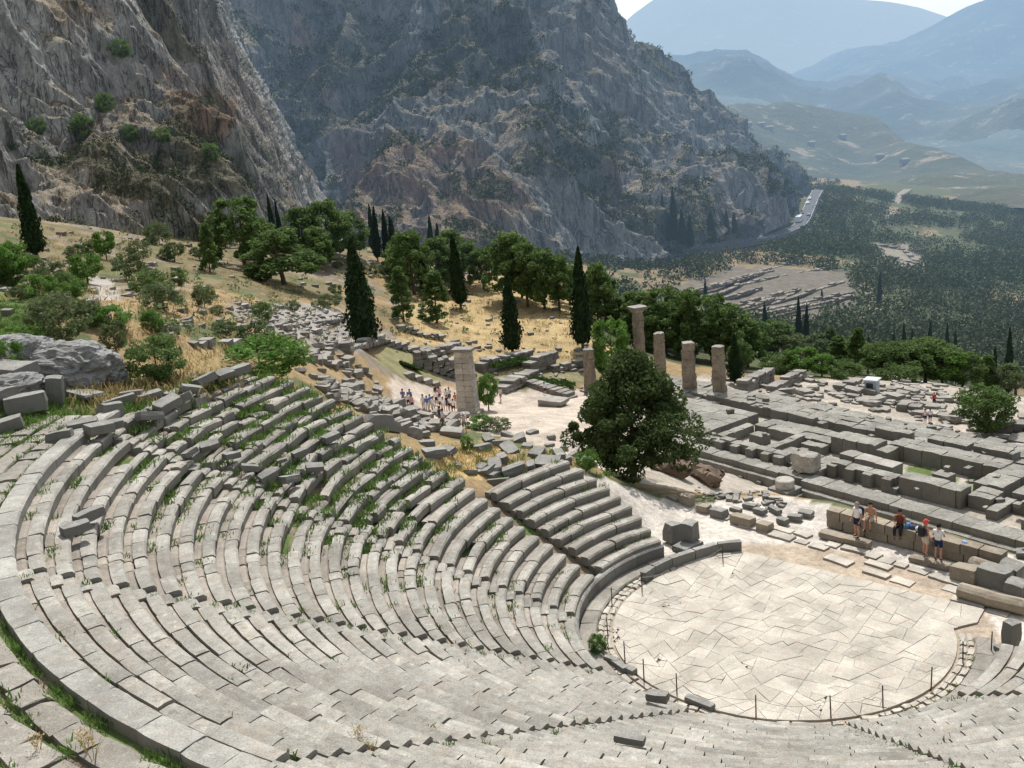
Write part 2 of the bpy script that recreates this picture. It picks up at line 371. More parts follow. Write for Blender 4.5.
ZONES = [
    ([(440, 290), (480, 270), (560, 290), (625, 310), (640, 372), (580, 362), (470, 362), (400, 345), (400, 310)], (.47, .345, .175), (120, 230)),
    ([(180, 345), (235, 350), (215, 375), (170, 350)], (.40, .30, .165), (40, 100)),  # areas of the ground, outlined in the photograph
    ([(600, 420), (1100, 420), (1100, 180), (600, 180)], (.095, .105, .05), (150, 5000)),
    ([(600, 120), (860, 120), (860, 205), (820, 200), (760, 180), (700, 150)], (.25, .19, .11), (500, 5000)),
    ([(640, 235), (760, 232), (790, 240), (760, 262), (690, 300), (640, 290)], (.20, .155, .09), (180, 3000)),
    ([(672, 285), (745, 262), (800, 264), (850, 272), (862, 300), (820, 322), (760, 328), (690, 322)], (.175, .152, .12), (180, 3000)),
    ([(855, 262), (880, 262), (885, 300), (870, 330), (855, 325), (868, 300)], (.33, .27, .18), (180, 3000)),
    ([(868, 243), (905, 245), (925, 262), (935, 275), (900, 272), (875, 258)], (.27, .24, .19), (180, 3000)),
    ([(905, 260), (950, 275), (930, 285)], (.34, .27, .16), (180, 3000)),
    ([(900, 340), (1024, 330), (1100, 380), (930, 380)], (.22, .17, .10), (150, 600)),
    ([(985, 280), (1030, 300), (1030, 400), (1000, 380)], (.25, .19, .11), (150, 700)),
    ([(600, 480), (620, 395), (700, 375), (800, 380), (900, 375), (1100, 400), (1100, 580), (1000, 560), (640, 490)], (.46, .40, .33), (60, 200)),
    ([(385, 380), (400, 372), (420, 380), (455, 390), (600, 388), (640, 420), (640, 470), (600, 476), (560, 452), (470, 430), (395, 410)], (.56, .47, .385), (60, 150)),
    ([(385, 345), (440, 345), (440, 385), (400, 378), (372, 360)], (.26, .235, .12), (90, 150)),
    ([(470, 362), (600, 362), (600, 382), (480, 385)], (.25, .22, .12), (90, 160)),
    ([(235, 306), (300, 305), (372, 320), (376, 345), (350, 352), (300, 342), (240, 325)], (.36, .33, .30), (70, 170)),
    ([(90, 278), (118, 280), (120, 300), (100, 300)], (.42, .38, .33), (70, 150)),
    ([(-50, 330), (40, 330), (60, 300), (0, 290), (-50, 290)], (.12, .17, .05), (30, 120)),
    ([(-50, 400), (60, 400), (90, 375), (240, 378), (240, 420), (130, 440), (60, 450), (-50, 450)], (.16, .18, .07), (30, 80)),
    ([(150, 335), (215, 355), (230, 385), (180, 380)], (.40, .29, .14), (40, 100)),
]
def ground_color(X, Y, Z):
    px, py, dep = projv(X, Y, Z)
    wob = fbm(X/12, Y/12, 0, 3, 21)*7; wob2 = fbm(X/12, Y/12, 5, 3, 22)*4
    C = np.tile(np.array([.335, .24, .125]), (len(X), 1))
    n = fbm(X/18, Y/18, 0, 4, 31)
    C = np.where((n > .05)[:, None], C*np.array([.62, .72, .75]), C); n6 = fbm(X/7, Y/7, 3, 4, 33); C = np.where((n6 > .33)[:, None], np.array([.27, .225, .17]), C); C = np.where((n6 < -.28)[:, None], np.array([.14, .155, .07]), C)
    r = np.hypot(X, Y); C[r > 1000] = (.10, .11, .06)
    for poly, c, (a, b) in ZONES:
        m = inpoly(px+wob, py+wob2, poly) & (dep > a) & (dep < b)
        C[m] = c
    far = (r > 170) & (px > 600)
    t = fbm(X/55, Y/55, 0, 4, 41); C = np.where((far & (t > .28))[:, None], np.array([.25, .19, .11]), C)
    dx, dy = X-O[0], Y-O[1]; R = np.hypot(dx, dy); A = np.degrees(np.arctan2(dy, dx)); A = np.where(A < 60, A+360, A)
    s2 = dx*.78+dy*.62
    inth = (R < 28.3) & (A > aEv(np.clip((R-ROW0)/DR, 0, 27))) & (A < 345)
    g = fbm(X/1.5, Y/1.5, 0, 3, 51)
    C[inth] = (.27, .215, .15); C[inth & (g > .1)] = (.12, .17, .05)
    nr = (R < 14) & (s2 > 0) & (s2 < 11.5); C[nr] = (.66, .595, .52)
    C[(R < 8.3)] = (.46, .37, .28)
    tx = (X-18.7)*.589-(Y-101.5)*.808; ty = (X-18.7)*.808+(Y-101.5)*.589; tg = (tx > 16) & (tx < 27) & (ty > 4) & (ty < 11.5); C[tg & (g > -.1)] = (.14, .19, .06)
    up = (R > 28.2) & (A > 175) & (A < 345); C[up] = (.30, .26, .19); C[up & (g > .05)] = (.13, .18, .05)
    dr = inpoly(px, py, [(430, 440), (510, 445), (500, 480), (440, 475)]) & (dep < 75); C[dr] = (.55, .40, .18)
    return C
AZ = np.radians(np.linspace(-66, 66, 600)); RR = np.concatenate([[1.5], np.exp(np.linspace(math.log(4), math.log(16000), 640))]); ZG = {}
def zq(x, y):
    x = np.atleast_1d(np.asarray(x, float)); y = np.atleast_1d(np.asarray(y, float))
    a = np.clip((np.arctan2(x, y)-AZ[0])/(AZ[1]-AZ[0]), 0, len(AZ)-1.001); r = np.clip((np.log(np.maximum(np.hypot(x, y), 4))-math.log(4))/(math.log(16000/4)/(len(RR)-2)), 0, len(RR)-2.001)+1
    i = r.astype(int); j = a.astype(int); u = r-i; v = a-j; Z = ZG['z']
    return (Z[i, j]*(1-v)+Z[i, j+1]*v)*(1-u)+(Z[i+1, j]*(1-v)+Z[i+1, j+1]*v)*u
def zgs(x, y): return float(zq(x, y)[0])
def build_ground():
    az, rr = AZ, RR
    A_, R_ = np.meshgrid(az, rr); X = (R_*np.sin(A_)).ravel(); Y = (R_*np.cos(A_)).ravel(); Z = zg(X, Y); ZG['z'] = Z.reshape(len(rr), len(az))
    V = np.stack([X, Y, Z], 1); na, nr = len(az), len(rr)
    i = np.arange(nr-1)[:, None]*na+np.arange(na-1)[None]; i = i.ravel()
    Fc = np.stack([i, i+1, i+na+1, i+na], 1)
    o = grid_obj('ground', V, Fc, M['ground']); paint(o, ground_color(X, Y, Z)); tag(o, kind='structure')
def grid_obj(name, V, Fc, mat):
    me = bpy.data.meshes.new(name); me.vertices.add(len(V)); me.vertices.foreach_set('co', V.ravel())
    me.loops.add(Fc.size); me.loops.foreach_set('vertex_index', Fc.ravel().astype(np.int32))
    me.polygons.add(len(Fc)); me.polygons.foreach_set('loop_start', (np.arange(len(Fc))*4).astype(np.int32))
    me.polygons.foreach_set('use_smooth', np.ones(len(Fc), bool))
    me.update(calc_edges=True); me.materials.append(mat)
    o = bpy.data.objects.new(name, me); COL.objects.link(o); return o
def paint(o, C):
    at = o.data.color_attributes.new('gcol', 'FLOAT_COLOR', 'POINT')
    at.data.foreach_set('color', np.concatenate([C, np.ones((len(C), 1))], 1).ravel())
build_ground()
def gp(px, py, d0=30., d1=900.):
    """where the sight line through a pixel of the photograph meets the ground"""
    d = ray(px, py); t = np.exp(np.linspace(math.log(d0), math.log(d1), 900))
    X = d[0]*t; Y = d[1]*t; Z = H+d[2]*t; g = zq(X, Y)
    j = np.where(Z <= g)[0]
    k = j[0] if len(j) else int(np.argmin(Z-g))
    return np.array([X[k], Y[k], g[k]]), float(t[k])
# ------------------------------------------------------------------ cliffs and mountains: lofted sheets, displaced along their normals
def cr(P, t):   # Catmull-Rom through rows of P at parameter t in [0, n-1]
    n = len(P); i = np.clip(np.floor(t).astype(int), 0, n-2); f = (t-i).reshape(-1, *([1]*(P.ndim-1)))
    p0, p1, p2, p3 = P[np.maximum(i-1, 0)], P[i], P[i+1], P[np.minimum(i+2, n-1)]
    return .5*(2*p1+(p2-p0)*f+(2*p0-5*p1+4*p2-p3)*f*f+(3*p1-p0-3*p2+p3)*f**3)
def loft(cols, nu, nv):
    G = []
    for c in cols:
        Pc = np.array([pd(*p) if len(p) == 3 else np.array(p[1:]) for p in c]); s = np.linspace(0, len(Pc)-1, nv)
        G.append(cr(Pc, s))
    G = np.array(G); return cr(G, np.linspace(0, len(cols)-1, nu))      # nu x nv x 3
def normals(G):
    du = np.gradient(G, axis=0); dv = np.gradient(G, axis=1); n = np.cross(du, dv); n /= np.linalg.norm(n, axis=2, keepdims=True)+1e-9
    return n
def sheet(name, cols, nu, nv, mat, disp, kind='structure'):
    G = loft(cols, nu, nv); N = normals(G); N = np.where((N[..., 1:2] > 0) & (np.abs(N[..., 2:3]) < 2), -N, N) if False else N
    # outward = towards the valley (against +y, up)
    s = np.sign(N[..., 1].mean()); N = -N if s > 0 else N
    G = disp(G, N)
    V = G.reshape(-1, 3); i = (np.arange(nu-1)[:, None]*nv+np.arange(nv-1)[None]).ravel()
    Fc = np.stack([i, i+nv, i+nv+1, i+1], 1)
    o = grid_obj(name, V, Fc, mat); tag(o, kind=kind); return o, G, normals(G)*(-1 if s > 0 else 1)
def rocky(sc, amp, vst=.2, seed=0, lean=(0., 0.)):
    def f(G, N):
        x, y, z = G[..., 0], G[..., 1], G[..., 2]
        x = x+lean[0]*z; y = y+lean[1]*z
        wx = fbm(x/sc/2, y/sc/2, z/sc/2, 3, seed+60)*.9
        big = fbm(x/sc+wx, y/sc, z/sc*vst+wx, 3, seed, True)
        rib = fbm(x/sc*2.7+wx*2, y/sc*2.7, z/sc*2.7*vst*.7, 4, seed+10, True)
        ledge = fbm(x/sc*.5+wx, y/sc*.5, z/sc*1.1+wx*2, 3, seed+20)
        fine = fbm(x/sc*8, y/sc*8, z/sc*8*vst*2.2, 4, seed+40, True)
        return G+N*(amp*(1.4*(big-.25)+.85*(rib-.25)+.10*(ledge-.2)+.17*fine))[..., None]
    return f
def box_blur(A, k):
    for ax in (0, 1):
        c = np.cumsum(np.concatenate([np.repeat(A.take([0], ax), k+1, ax), A, np.repeat(A.take([-1], ax), k, ax)], ax), ax)
        n = A.shape[ax]; A = (c.take(range(2*k+1, 2*k+1+n), ax)-c.take(range(0, n), ax))/(2*k+1)
    return A
def cliff_paint(o, G, N, rock, sc, seed, redpoly, greenpoly, tan=(.36, .27, .155), th=.5):
    x, y, z = G[..., 0], G[..., 1], G[..., 2]; px, py, dep = projv(x, y, z)
    n1 = fbm(x/sc, y/sc, z/sc*.3, 5, seed); n2 = fbm(x/sc*.3, y/sc*.3, z/sc*.3, 4, seed+1); n3 = fbm(x/sc*3, y/sc*3, z/sc*3*.35, 4, seed+2)
    n4 = fbm(x/sc*1.2, y/sc*1.2, z/sc*1.2, 5, seed+3)
    C = np.array(rock)*(1+.5*n1+.5*n3)[..., None]
    w = np.zeros(px.shape)
    for p in redpoly: w = np.maximum(w, inpoly(px+n2*25, py+n1*18, p)*1.)
    w = box_blur(w, 3)*sstep(-.35, .25, n4)+.35*sstep(.1, .4, n2); C = C*(1-w[..., None]*.75)+np.array([.36, .205, .13])*(w*.75)[..., None]
    nz = box_blur(N[..., 2], 3)
    t = sstep(th, th+.3, nz+.35*n3+.35*n4)*.62; C = C*(1-t[..., None])+np.array(tan)*(1+.3*n1)[..., None]*t[..., None]
    g = np.zeros(px.shape)
    for p in greenpoly: g = np.maximum(g, inpoly(px+n2*30, py+n1*20, p)*1.)
    g = box_blur(g, 6); q = sstep(.10, .30, n4+.20*g+.25*(nz-.3)+.25*n3); qq = q*.62; C = C*(1-qq[..., None])+np.array([.07, .08, .042])*qq[..., None]
    paint(o, np.clip(C, .01, 1).reshape(-1, 3)); return q
left_cols = [
    [(-260, 300, 100), (-260, 200, 118), (-260, 90, 140), (-260, -80, 160), (-260, -300, 180)],
    [(-120, 270, 125), (-120, 190, 138), (-120, 110, 152), (-120, 0, 165), (-120, -200, 185)],
    [(0, 250, 142), (0, 205, 152), (0, 135, 172), (0, 30, 182), (0, -180, 202)],
    [(80, 258, 152), (80, 195, 162), (80, 145, 182), (80, 40, 192), (80, -180, 212)],
    [(160, 262, 165), (160, 205, 172), (165, 140, 190), (140, 30, 205), (120, -180, 225)],
    [(235, 262, 182), (230, 205, 188), (215, 130, 205), (180, 30, 222), (160, -180, 245)],
    [(300, 262, 215), (270, 205, 218), (232, 120, 235), (196, 20, 258), (165, -180, 285)],
    [(350, 275, 290), (305, 215, 285), (254, 110, 292), (210, 10, 315), (188, -180, 340)],
    [(400, 290, 400), (335, 220, 390), (268, 110, 400), (222, 0, 420), (205, -180, 440)],
]
cliffA, GA, NA = sheet('cliff_face', left_cols, 520, 420, M['cliff_near'], rocky(17., 3.6, .16, 100, (.25, .1)))
qA = cliff_paint(cliffA, GA, NA, (.41, .40, .37), 16., 700, [[(0, 0), (120, 0), (60, 60), (0, 40)], [(150, 60), (250, 100), (200, 160)]], [[(60, 110), (240, 150), (260, 200), (0, 170), (0, 120)]], th=.36)
cen_cols = [
    [(120, 250, 330), (130, 160, 400), (150, 60, 440), (170, -60, 470), (180, -200, 520)],
    [(230, 262, 330), (225, 160, 400), (240, 60, 450), (250, -60, 480), (260, -200, 520)],
    [(300, 262, 350), (300, 190, 415), (295, 100, 465), (300, 0, 495), (305, -200, 550)],
    [(350, 262, 340), (345, 195, 385), (350, 110, 440), (360, 20, 480), (370, -200, 540)],
    [(400, 266, 335), (400, 180, 365), (400, 120, 415), (410, 20, 455), (410, -200, 520)],
    [(460, 270, 335), (460, 170, 362), (460, 110, 410), (465, 20, 445), (450, -200, 510)],
    [(530, 275, 345), (530, 180, 375), (525, 110, 425), (525, 20, 465), (500, -200, 540)],
    [(600, 275, 370), (595, 200, 410), (585, 120, 455), (572, 30, 500), (560, -90, 560)],
    [(660, 270, 395), (655, 205, 435), (645, 150, 480), (628, 90, 520), (604, 12, 580)],
    [(710, 246, 440), (705, 210, 455), (695, 175, 490), (685, 140, 535), (668, 88, 590)],
    [(755, 238, 458), (752, 212, 480), (745, 185, 505), (735, 160, 545), (722, 125, 610)],
    [(774, 228, 500), (772, 208, 515), (768, 192, 535), (762, 178, 565), (752, 155, 630)],
    [(788, 214, 580), (787, 203, 590), (785, 194, 605), (782, 187, 630), (775, 174, 690)],
    [(793, 213, 700), (793, 205, 715), (791, 199, 735), (789, 194, 765), (785, 185, 840)],
]
cliffB, GB, NB = sheet('mountain_cliff', cen_cols, 760, 420, M['cliff_far'], rocky(50., 10.5, .17, 200))
qB = cliff_paint(cliffB, GB, NB, (.265, .278, .27), 45., 800, [[(330, 130), (460, 130), (540, 200), (520, 250), (350, 240)], [(600, 150), (690, 150), (690, 205), (610, 205)], [(300, 0), (340, 60), (330, 110), (290, 60)]], [[(240, 60), (290, 60), (330, 110), (340, 190), (280, 190)], [(320, 10), (420, 10), (350, 100), (330, 90)], [(530, 110), (640, 100), (800, 180), (800, 260), (600, 240), (560, 180)]])
def ridge(name, pts, base_y, depth, mat, amp, sc, nu=300, nv=90, seed=0):
    """a mountain: crest through pts (px, py, depth), a face falling to the valley in front and a back slope behind"""
    cols = []
    for (px, py, d) in pts:
        top = pd(px, py, d); f = pd(px, base_y, d*depth)
        bk = top+np.array([0, d*.35, -abs(top[2]+250)*1.1])
        mid = f*.5+top*.5+np.array([0, -d*.02, 0]); cols.append([('w', *f), ('w', *mid), ('w', *top), ('w', *bk)])
    def disp(G, N):
        x, y, z = G[..., 0]/sc, G[..., 1]/sc, G[..., 2]/sc
        b = fbm(x, y, z*.3, 6, seed, True)
        out = G.copy(); k = np.ones(G.shape[1]); k[int(nv*.6):int(nv*.74)] = .35
        out[..., 2] += amp*b*k[None]; return out
    return sheet(name, cols, nu, nv, mat, disp)
hz = dict(hs=2400.)
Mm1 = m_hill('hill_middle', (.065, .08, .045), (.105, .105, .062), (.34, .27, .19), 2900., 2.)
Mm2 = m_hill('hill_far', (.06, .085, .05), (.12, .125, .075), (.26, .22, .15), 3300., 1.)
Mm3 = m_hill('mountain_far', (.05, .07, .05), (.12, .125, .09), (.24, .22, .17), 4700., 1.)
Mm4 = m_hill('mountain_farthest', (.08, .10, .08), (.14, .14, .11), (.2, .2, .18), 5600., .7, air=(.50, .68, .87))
rH = ridge('hill', [(500, 190, 1500), (640, 150, 1300), (700, 118, 1350), (760, 120, 1450), (850, 130, 1500), (905, 150, 1300), (960, 172, 1150), (1010, 190, 1050), (1100, 215, 950), (1250, 240, 900)], 225, .62, Mm1, 22, 260, seed=301)
ridge('hills', [(500, 150, 3400), (600, 122, 3200), (660, 98, 3000), (740, 108, 2900), (800, 128, 2700), (900, 146, 2400), (960, 146, 2500), (1024, 138, 2600), (1150, 120, 2700), (1300, 120, 2800)], 215, .55, Mm2, 42, 450, seed=302)
ridge('mountain', [(520, 100, 5200), (620, 70, 5000), (690, 55, 4800), (740, 52, 4700), (800, 78, 4600), (860, 72, 4700), (930, 88, 4500), (1000, 100, 4200), (1100, 95, 4400), (1300, 60, 4800)], 170, .55, Mm3, 150, 800, seed=303)
ridge('mountain', [(700, 130, 7000), (790, 80, 6800), (840, 55, 6700), (890, 48, 6500), (930, 32, 6400), (965, 21, 6350), (1000, 11, 6300), (1100, -25, 6200), (1300, -90, 6000)], 140, .7, Mm3, 110, 1100, seed=304)
ridge('mountain', [(480, 110, 10500), (570, 70, 10200), (612, 38, 10000), (632, 20, 10000), (665, 1, 9800), (700, -5, 9700), (760, -6, 9600), (797, 2, 9600), (840, 5, 9600), (880, 8, 9600), (905, 13, 9700), (930, 20, 9700), (980, 34, 9800), (1100, 50, 10000)], 110, .72, Mm4, 40, 1500, seed=305)
#PART2
# ------------------------------------------------------------------ the theatre
AIS = [146., 176., 207.5, 236.5, 268., 298.]        # stair aisles (degrees about the orchestra centre)
theatre = empty('ancient_theatre', (O[0], O[1], 0))
tag(theatre, 'ancient Greek stone theatre with curved rows of weathered seats around a paved orchestra', 'theatre')
OL = np.array([O[0], O[1], 0.])
def segs(i):
    a, b = aE(i), aW(i)+720
    R = ROW0+DR*i; hw = math.degrees(.37/R)
    cuts = [a]+[x for x in AIS if a < x < b]+[b]; out = []
    for k in range(len(cuts)-1):
        s = cuts[k]+(hw if k else 0); e = cuts[k+1]-(hw if k < len(cuts)-2 else 0)
        if (e-s)*R*PI/180 > .6: out.append((s, e))
    return out
def dmg(i, a):
    """how badly the seats have slipped here, 0..1"""
    d = sstep(188, 160, a)*sstep(8, 12, i)*.85+sstep(200, 180, a)*sstep(3, 9, i)*.25+.12
    if i < 9 and a < 150: d = .22
    d = d+max(0., fbm(a/7., i/3., 0, 3, 77))*.45*sstep(215, 185, a)
    return float(min(1., d))
def arc_block(mb, R0, R1, z0, z1, a0, a1, jit, mi=0, tilt=(0, 0), off=(0, 0, 0), rot=0., n=3, rnd=.015):
    """one curved block: n+1 slices of a rounded rectangle"""
    am = math.radians((a0+a1)/2); cx, cy = (R0+R1)/2*math.cos(am), (R0+R1)/2*math.sin(am)
    V = []
    for k in range(n+1):
        a = math.radians(a0+(a1-a0)*k/n); e = 1 if 0 < k < n else 0
        ins = 0 if e else rnd
        for (r, z) in ((R0+.045, z0), (R0+.0, z1-.085), (R0+.055+ins, z1-.006), ((R0+R1)/2, z1+.004), (R1-ins, z1-.01), (R1, z0)):
            V.append([r*math.cos(a), r*math.sin(a), z])
    V = np.array(V); V += rng.uniform(-1, 1, V.shape)*np.array([jit, jit, jit*.7])
    c = np.array([cx, cy, (z0+z1)/2]); L = V-c
    A = axes(rot, 0, 0); u = np.array([math.cos(am), math.sin(am)])
    rr = L[:, 0]*u[0]+L[:, 1]*u[1]; tt = -L[:, 0]*u[1]+L[:, 1]*u[0]
    L = L@A; L[:, 2] += rr*tilt[0]+tt*tilt[1]
    V = L+c+np.array(off); m = 6
    Fc = [[k*m+j, k*m+(j+1) % m, (k+1)*m+(j+1) % m, (k+1)*m+j] for k in range(n) for j in range(m)]
    Fc = [f[::-1] for f in Fc]+[list(range(m)), [n*m+j for j in range(m)][::-1]]
    mb.add(V, Fc, mi)
tufts = []      # places where grass grows: x, y, z, size
wedges = [empty('seating_wedge') for _ in range(7)]
for w_ in wedges: w_.parent = theatre
for i in range(NR):
    R = ROW0+DR*i; zt = Z0+DZ*i; rowoff = rng.normal(0, .012)
    for (s, e) in segs(i):
        a = s; mb = MB(); wi = sum(1 for x in AIS if x < (s+e)/2)
        while a < e-1e-6:
            L = rng.uniform(.9, 2.2) if rng.random() < .8 else rng.uniform(.5, .9)
            b = a+math.degrees(L/R)
            if e-b < math.degrees(.45/R): b = e
            d = dmg(i, (a+b)/2); g = math.degrees(rng.uniform(.008, .02+.05*d)/R)
            j = .006+.016*d
            off = np.array([rng.normal(0, .004+.06*d*d), rng.normal(0, .004+.06*d*d), rng.normal(rowoff, .006+.035*d)])
            tilt = (rng.normal(0, .015+.06*d), rng.normal(0, .008+.035*d)); rot = rng.normal(0, .002+.045*d*d)
            if True:
                if rng.random() < .2*max(0, d-.45)/.5: off = off+np.array([0, 0, -.22]); tilt = (tilt[0]*2, tilt[1]*1.5)
                arc_block(mb, R-.03+rng.normal(0, .006+.02*d), R+.40+rng.normal(0, .015), zt-.44, zt, a+g, b-g, j, 0, tilt, off, rot)
                if d < .5 or rng.random() < .55: arc_block(mb, R+.39, R+.69, zt-.46, zt-.04+rng.normal(0, .012), a+g, b-g*.5, j*.8, 1, (tilt[0]*.5, tilt[1]), off*.5, 0)
            pr = .30+.7*max(0, d-.12)
            if (a+b)/2 > 222: pr *= .3
            if rng.random() < pr:
                for _ in range(rng.integers(1, 3+int(4*d))):
                    w = math.radians(rng.uniform(a, b)); rr = R+rng.uniform(.42, .66)+(rng.uniform(-.25, 0) if d > .5 else 0)
                    tufts.append((O[0]+rr*math.cos(w), O[1]+rr*math.sin(w), zt-.08, rng.uniform(.09, .17)+.09*d))
            a = b
        mb.build('seat_row', [M['seat'], M['foot']], wedges[wi])
# broad curved backrest course above the top row
mb = MB(); a = 157.
while a < 322:
    b = a+math.degrees(rng.uniform(.9, 1.9)/26.6); g = .03
    if a > 171.5: arc_block(mb, 26.38, 27.04, 9.75, 10.5+rng.normal(0, .012), a+g, b-g, .012, 0, (rng.normal(0, .01), 0), (0, 0, 0), 0, 4, .02)
    a = b
mb.build('backrest_course', M['band'], theatre)
# stair aisles, two steps to each row
for A_ in AIS:
    mb = MB(); i0 = 0 if A_ > 150 else 9
    for k in range(i0*2, NR*2):
        R = ROW0+DR*k/2-.05; hw = math.degrees(.36/R)
        if A_ < aE(k/2)+1: continue
        arc_block(mb, R, R+DR/2+.06, Z0+DZ*(k/2-1.)-.25, Z0+DZ*(k/2-.42)+rng.normal(0, .01), A_-hw, A_+hw, .012, 0, (rng.normal(0, .02), rng.normal(0, .02)), (0, 0, 0), 0, 2)
        if rng.random() < .35: w = math.radians(A_+rng.uniform(-1, 1)*hw); tufts.append((O[0]+(R+.2)*math.cos(w), O[1]+(R+.2)*math.sin(w), Z0+DZ*(k/2-.45), rng.uniform(.06, .13)))
    mb.build('stairway', M['seat'], theatre)
# upright wall under the first row, walk, gutter and low parapet round the orchestra
mb = MB(); a = 115.
while a < 327:
    b = min(327, a+math.degrees(rng.uniform(.9, 1.7)/8.1)); arc_block(mb, 8.02, 8.3, -.1, .70+rng.normal(0, .01), a+.1, b-.1, .008, 0, (0, 0), (0, 0, 0), 0, 3); a = b
mb.build('podium_wall', M['grey'], theatre)
mb = MB(); a = 100.
while a < 335:
    b = a+math.degrees(rng.uniform(.7, 1.3)/7.5); arc_block(mb, 7.30, 8.03, -.12, .12+rng.normal(0, .012), a+.06, b-.06, .01, 0, (rng.normal(0, .012), 0)); a = b
mb.build('walkway', M['dpaving'], theatre)
mb = MB(); a = 92.
while a < 345:
    b = a+math.degrees(rng.uniform(.35, .8)/7.0)
    for (r0, r1) in ((6.75, 7.0), (7.02, 7.27)):
        if True: arc_block(mb, r0, r1, -.2, .035+rng.normal(0, .02), a+.4, b-.4, .02, 0, (rng.normal(0, .05), rng.normal(0, .05)), (0, 0, 0), rng.normal(0, .08), 2)
    if rng.random() < .3: w = math.radians(a); tufts.append((O[0]+7.3*math.cos(w), O[1]+7.3*math.sin(w), .04, rng.uniform(.05, .1)))
    a = b
mb.build('gutter_kerb', M['paving'], theatre)
mb = MB()
pts = [pz(*p, .0) for p in [(742, 551), (718, 553), (695, 560), (672, 568), (655, 576), (645, 583)]]
for k in range(len(pts)-1):
    a_, b_ = pts[k], pts[k+1]; c = (a_+b_)/2; ln = np.hypot(*(b_-a_)[:2]); rz = math.atan2(b_[1]-a_[1], b_[0]-a_[0])
    nx = np.array([-(b_-a_)[1], (b_-a_)[0], 0])/ln
    rough(mb, (c[0]-nx[0]*.1, c[1]-nx[1]*.1, .20), (ln/2-.01, .16, .30), axes(rz), .012, .03)
o = mb.build('parapet', M['grey'], theatre, loc=None); 
# children are modelled about the orchestra centre; this part is in world coordinates
o.location = (-O[0], -O[1], 0)
# paved orchestra: irregular slabs cut from one outline
def cut(poly, p, d):
    n = np.array([-d[1], d[0]]); A_, B_ = [], []
    s = [(np.array(q)-p)@n for q in poly]
    for k in range(len(poly)):
        q, q2 = np.array(poly[k]), np.array(poly[(k+1) % len(poly)]); a, b = s[k], s[(k+1) % len(poly)]
        (A_ if a >= 0 else B_).append(q)
        if (a >= 0) != (b >= 0):
            x = q+(q2-q)*a/(a-b); A_.append(x); B_.append(x)
    return A_, B_
def area(P): P = np.array(P); x, y = P[:, 0], P[:, 1]; return .5*abs(np.sum(x*np.roll(y, -1)-y*np.roll(x, -1)))
def slabs(poly, target, d0, wild, out):
    a = area(poly)
    P0_ = np.array(poly); P = np.concatenate([P0_+(np.roll(P0_, -1, 0)-P0_)*f for f in (0, .25, .5, .75)]); L_ = np.tile(np.linalg.norm(np.roll(P0_, -1, 0)-P0_, axis=1), 4)[:, None]+1e-6
    c = (P*L_).sum(0)/L_.sum(); e = (P-c)*np.sqrt(L_/L_.mean()); C2 = e.T@e; w_, v_ = np.linalg.eigh(C2); asp = math.sqrt(max(w_[1], 1e-6)/max(w_[0], 1e-6))
    if a < target*rng.uniform(.55, 1.7) and asp < 1.9: out.append(poly); return
    wl = wild(c); base = d0 if abs(v_[:, 0]@d0) > abs(v_[:, 0]@np.array([-d0[1], d0[0]])) else np.array([-d0[1], d0[0]])
    t = float(np.clip(rng.normal(0, .04+wl), -.45, .45)); dr = np.array([base[0]*math.cos(t)-base[1]*math.sin(t), base[0]*math.sin(t)+base[1]*math.cos(t)])
    p = c+v_[:, 1]*rng.uniform(-.3, .3)*math.sqrt(w_[1]/len(P))
    A_, B_ = cut(poly, p, dr)
    if len(A_) < 3 or len(B_) < 3: out.append(poly); return
    slabs(A_, target, d0, wild, out); slabs(B_, target, d0, wild, out)
def slab_mesh(mb, polys, gap, z, zj, th=.2, mi=0):
    for P in polys:
        P = np.array(P, float); c = P.mean(0)
        if area(P) < .008: continue
        # densify and roughen the edge
        Q = []
        for k in range(len(P)):
            a, b = P[k], P[(k+1) % len(P)]; n = max(1, int(np.hypot(*(b-a))/.35))
            for j in range(n): Q.append(a+(b-a)*j/n)
        Q = np.array(Q); d = c-Q; L = np.linalg.norm(d, axis=1, keepdims=True); Q = Q+d/L*(gap+rng.uniform(0, gap*1.1, (len(Q), 1)))
        zz = z+rng.normal(0, zj); tl = rng.normal(0, .006, 2); m = len(Q)
        top = np.c_[Q, zz+(Q-c)@tl]; Q2 = c+(Q-c)*1.02; mid = np.c_[Q2, zz-.015+(Q-c)@tl]; bot = np.c_[Q2, np.full(m, zz-th)]
        if (np.cross(Q[1]-Q[0], Q[2]-Q[1]) if m > 2 else 1) < 0: top, mid, bot = top[::-1], mid[::-1], bot[::-1]
        F_ = [list(range(m))]+[[j, (j+1) % m, m+(j+1) % m, m+j][::-1] for j in range(m)]+[[m+j, m+(j+1) % m, 2*m+(j+1) % m, 2*m+j][::-1] for j in range(m)]
        mb.add(np.concatenate([top, mid, bot]), F_, mi)
sd_ = np.array([.62, -.78])
outl = [6.68*np.array([math.cos(math.radians(a)), math.sin(math.radians(a))]) for a in np.arange(118, 350, 5)]
outl += [np.array([7.6, -1.1]), np.array([8.35, -.1]), np.array([-.55, 8.15]), np.array([-2.2, 7.0])]
S_ = []; slabs([tuple(q) for q in outl], .74, sd_, lambda c: .17+.16*sstep(2, -3, c@np.array([.78, .62]))+.06*sstep(0, -4, c[0]), S_)
mb = MB(); slab_mesh(mb, S_, .007, .03, .006); mb.build('orchestra_paving', M['paving'], theatre)
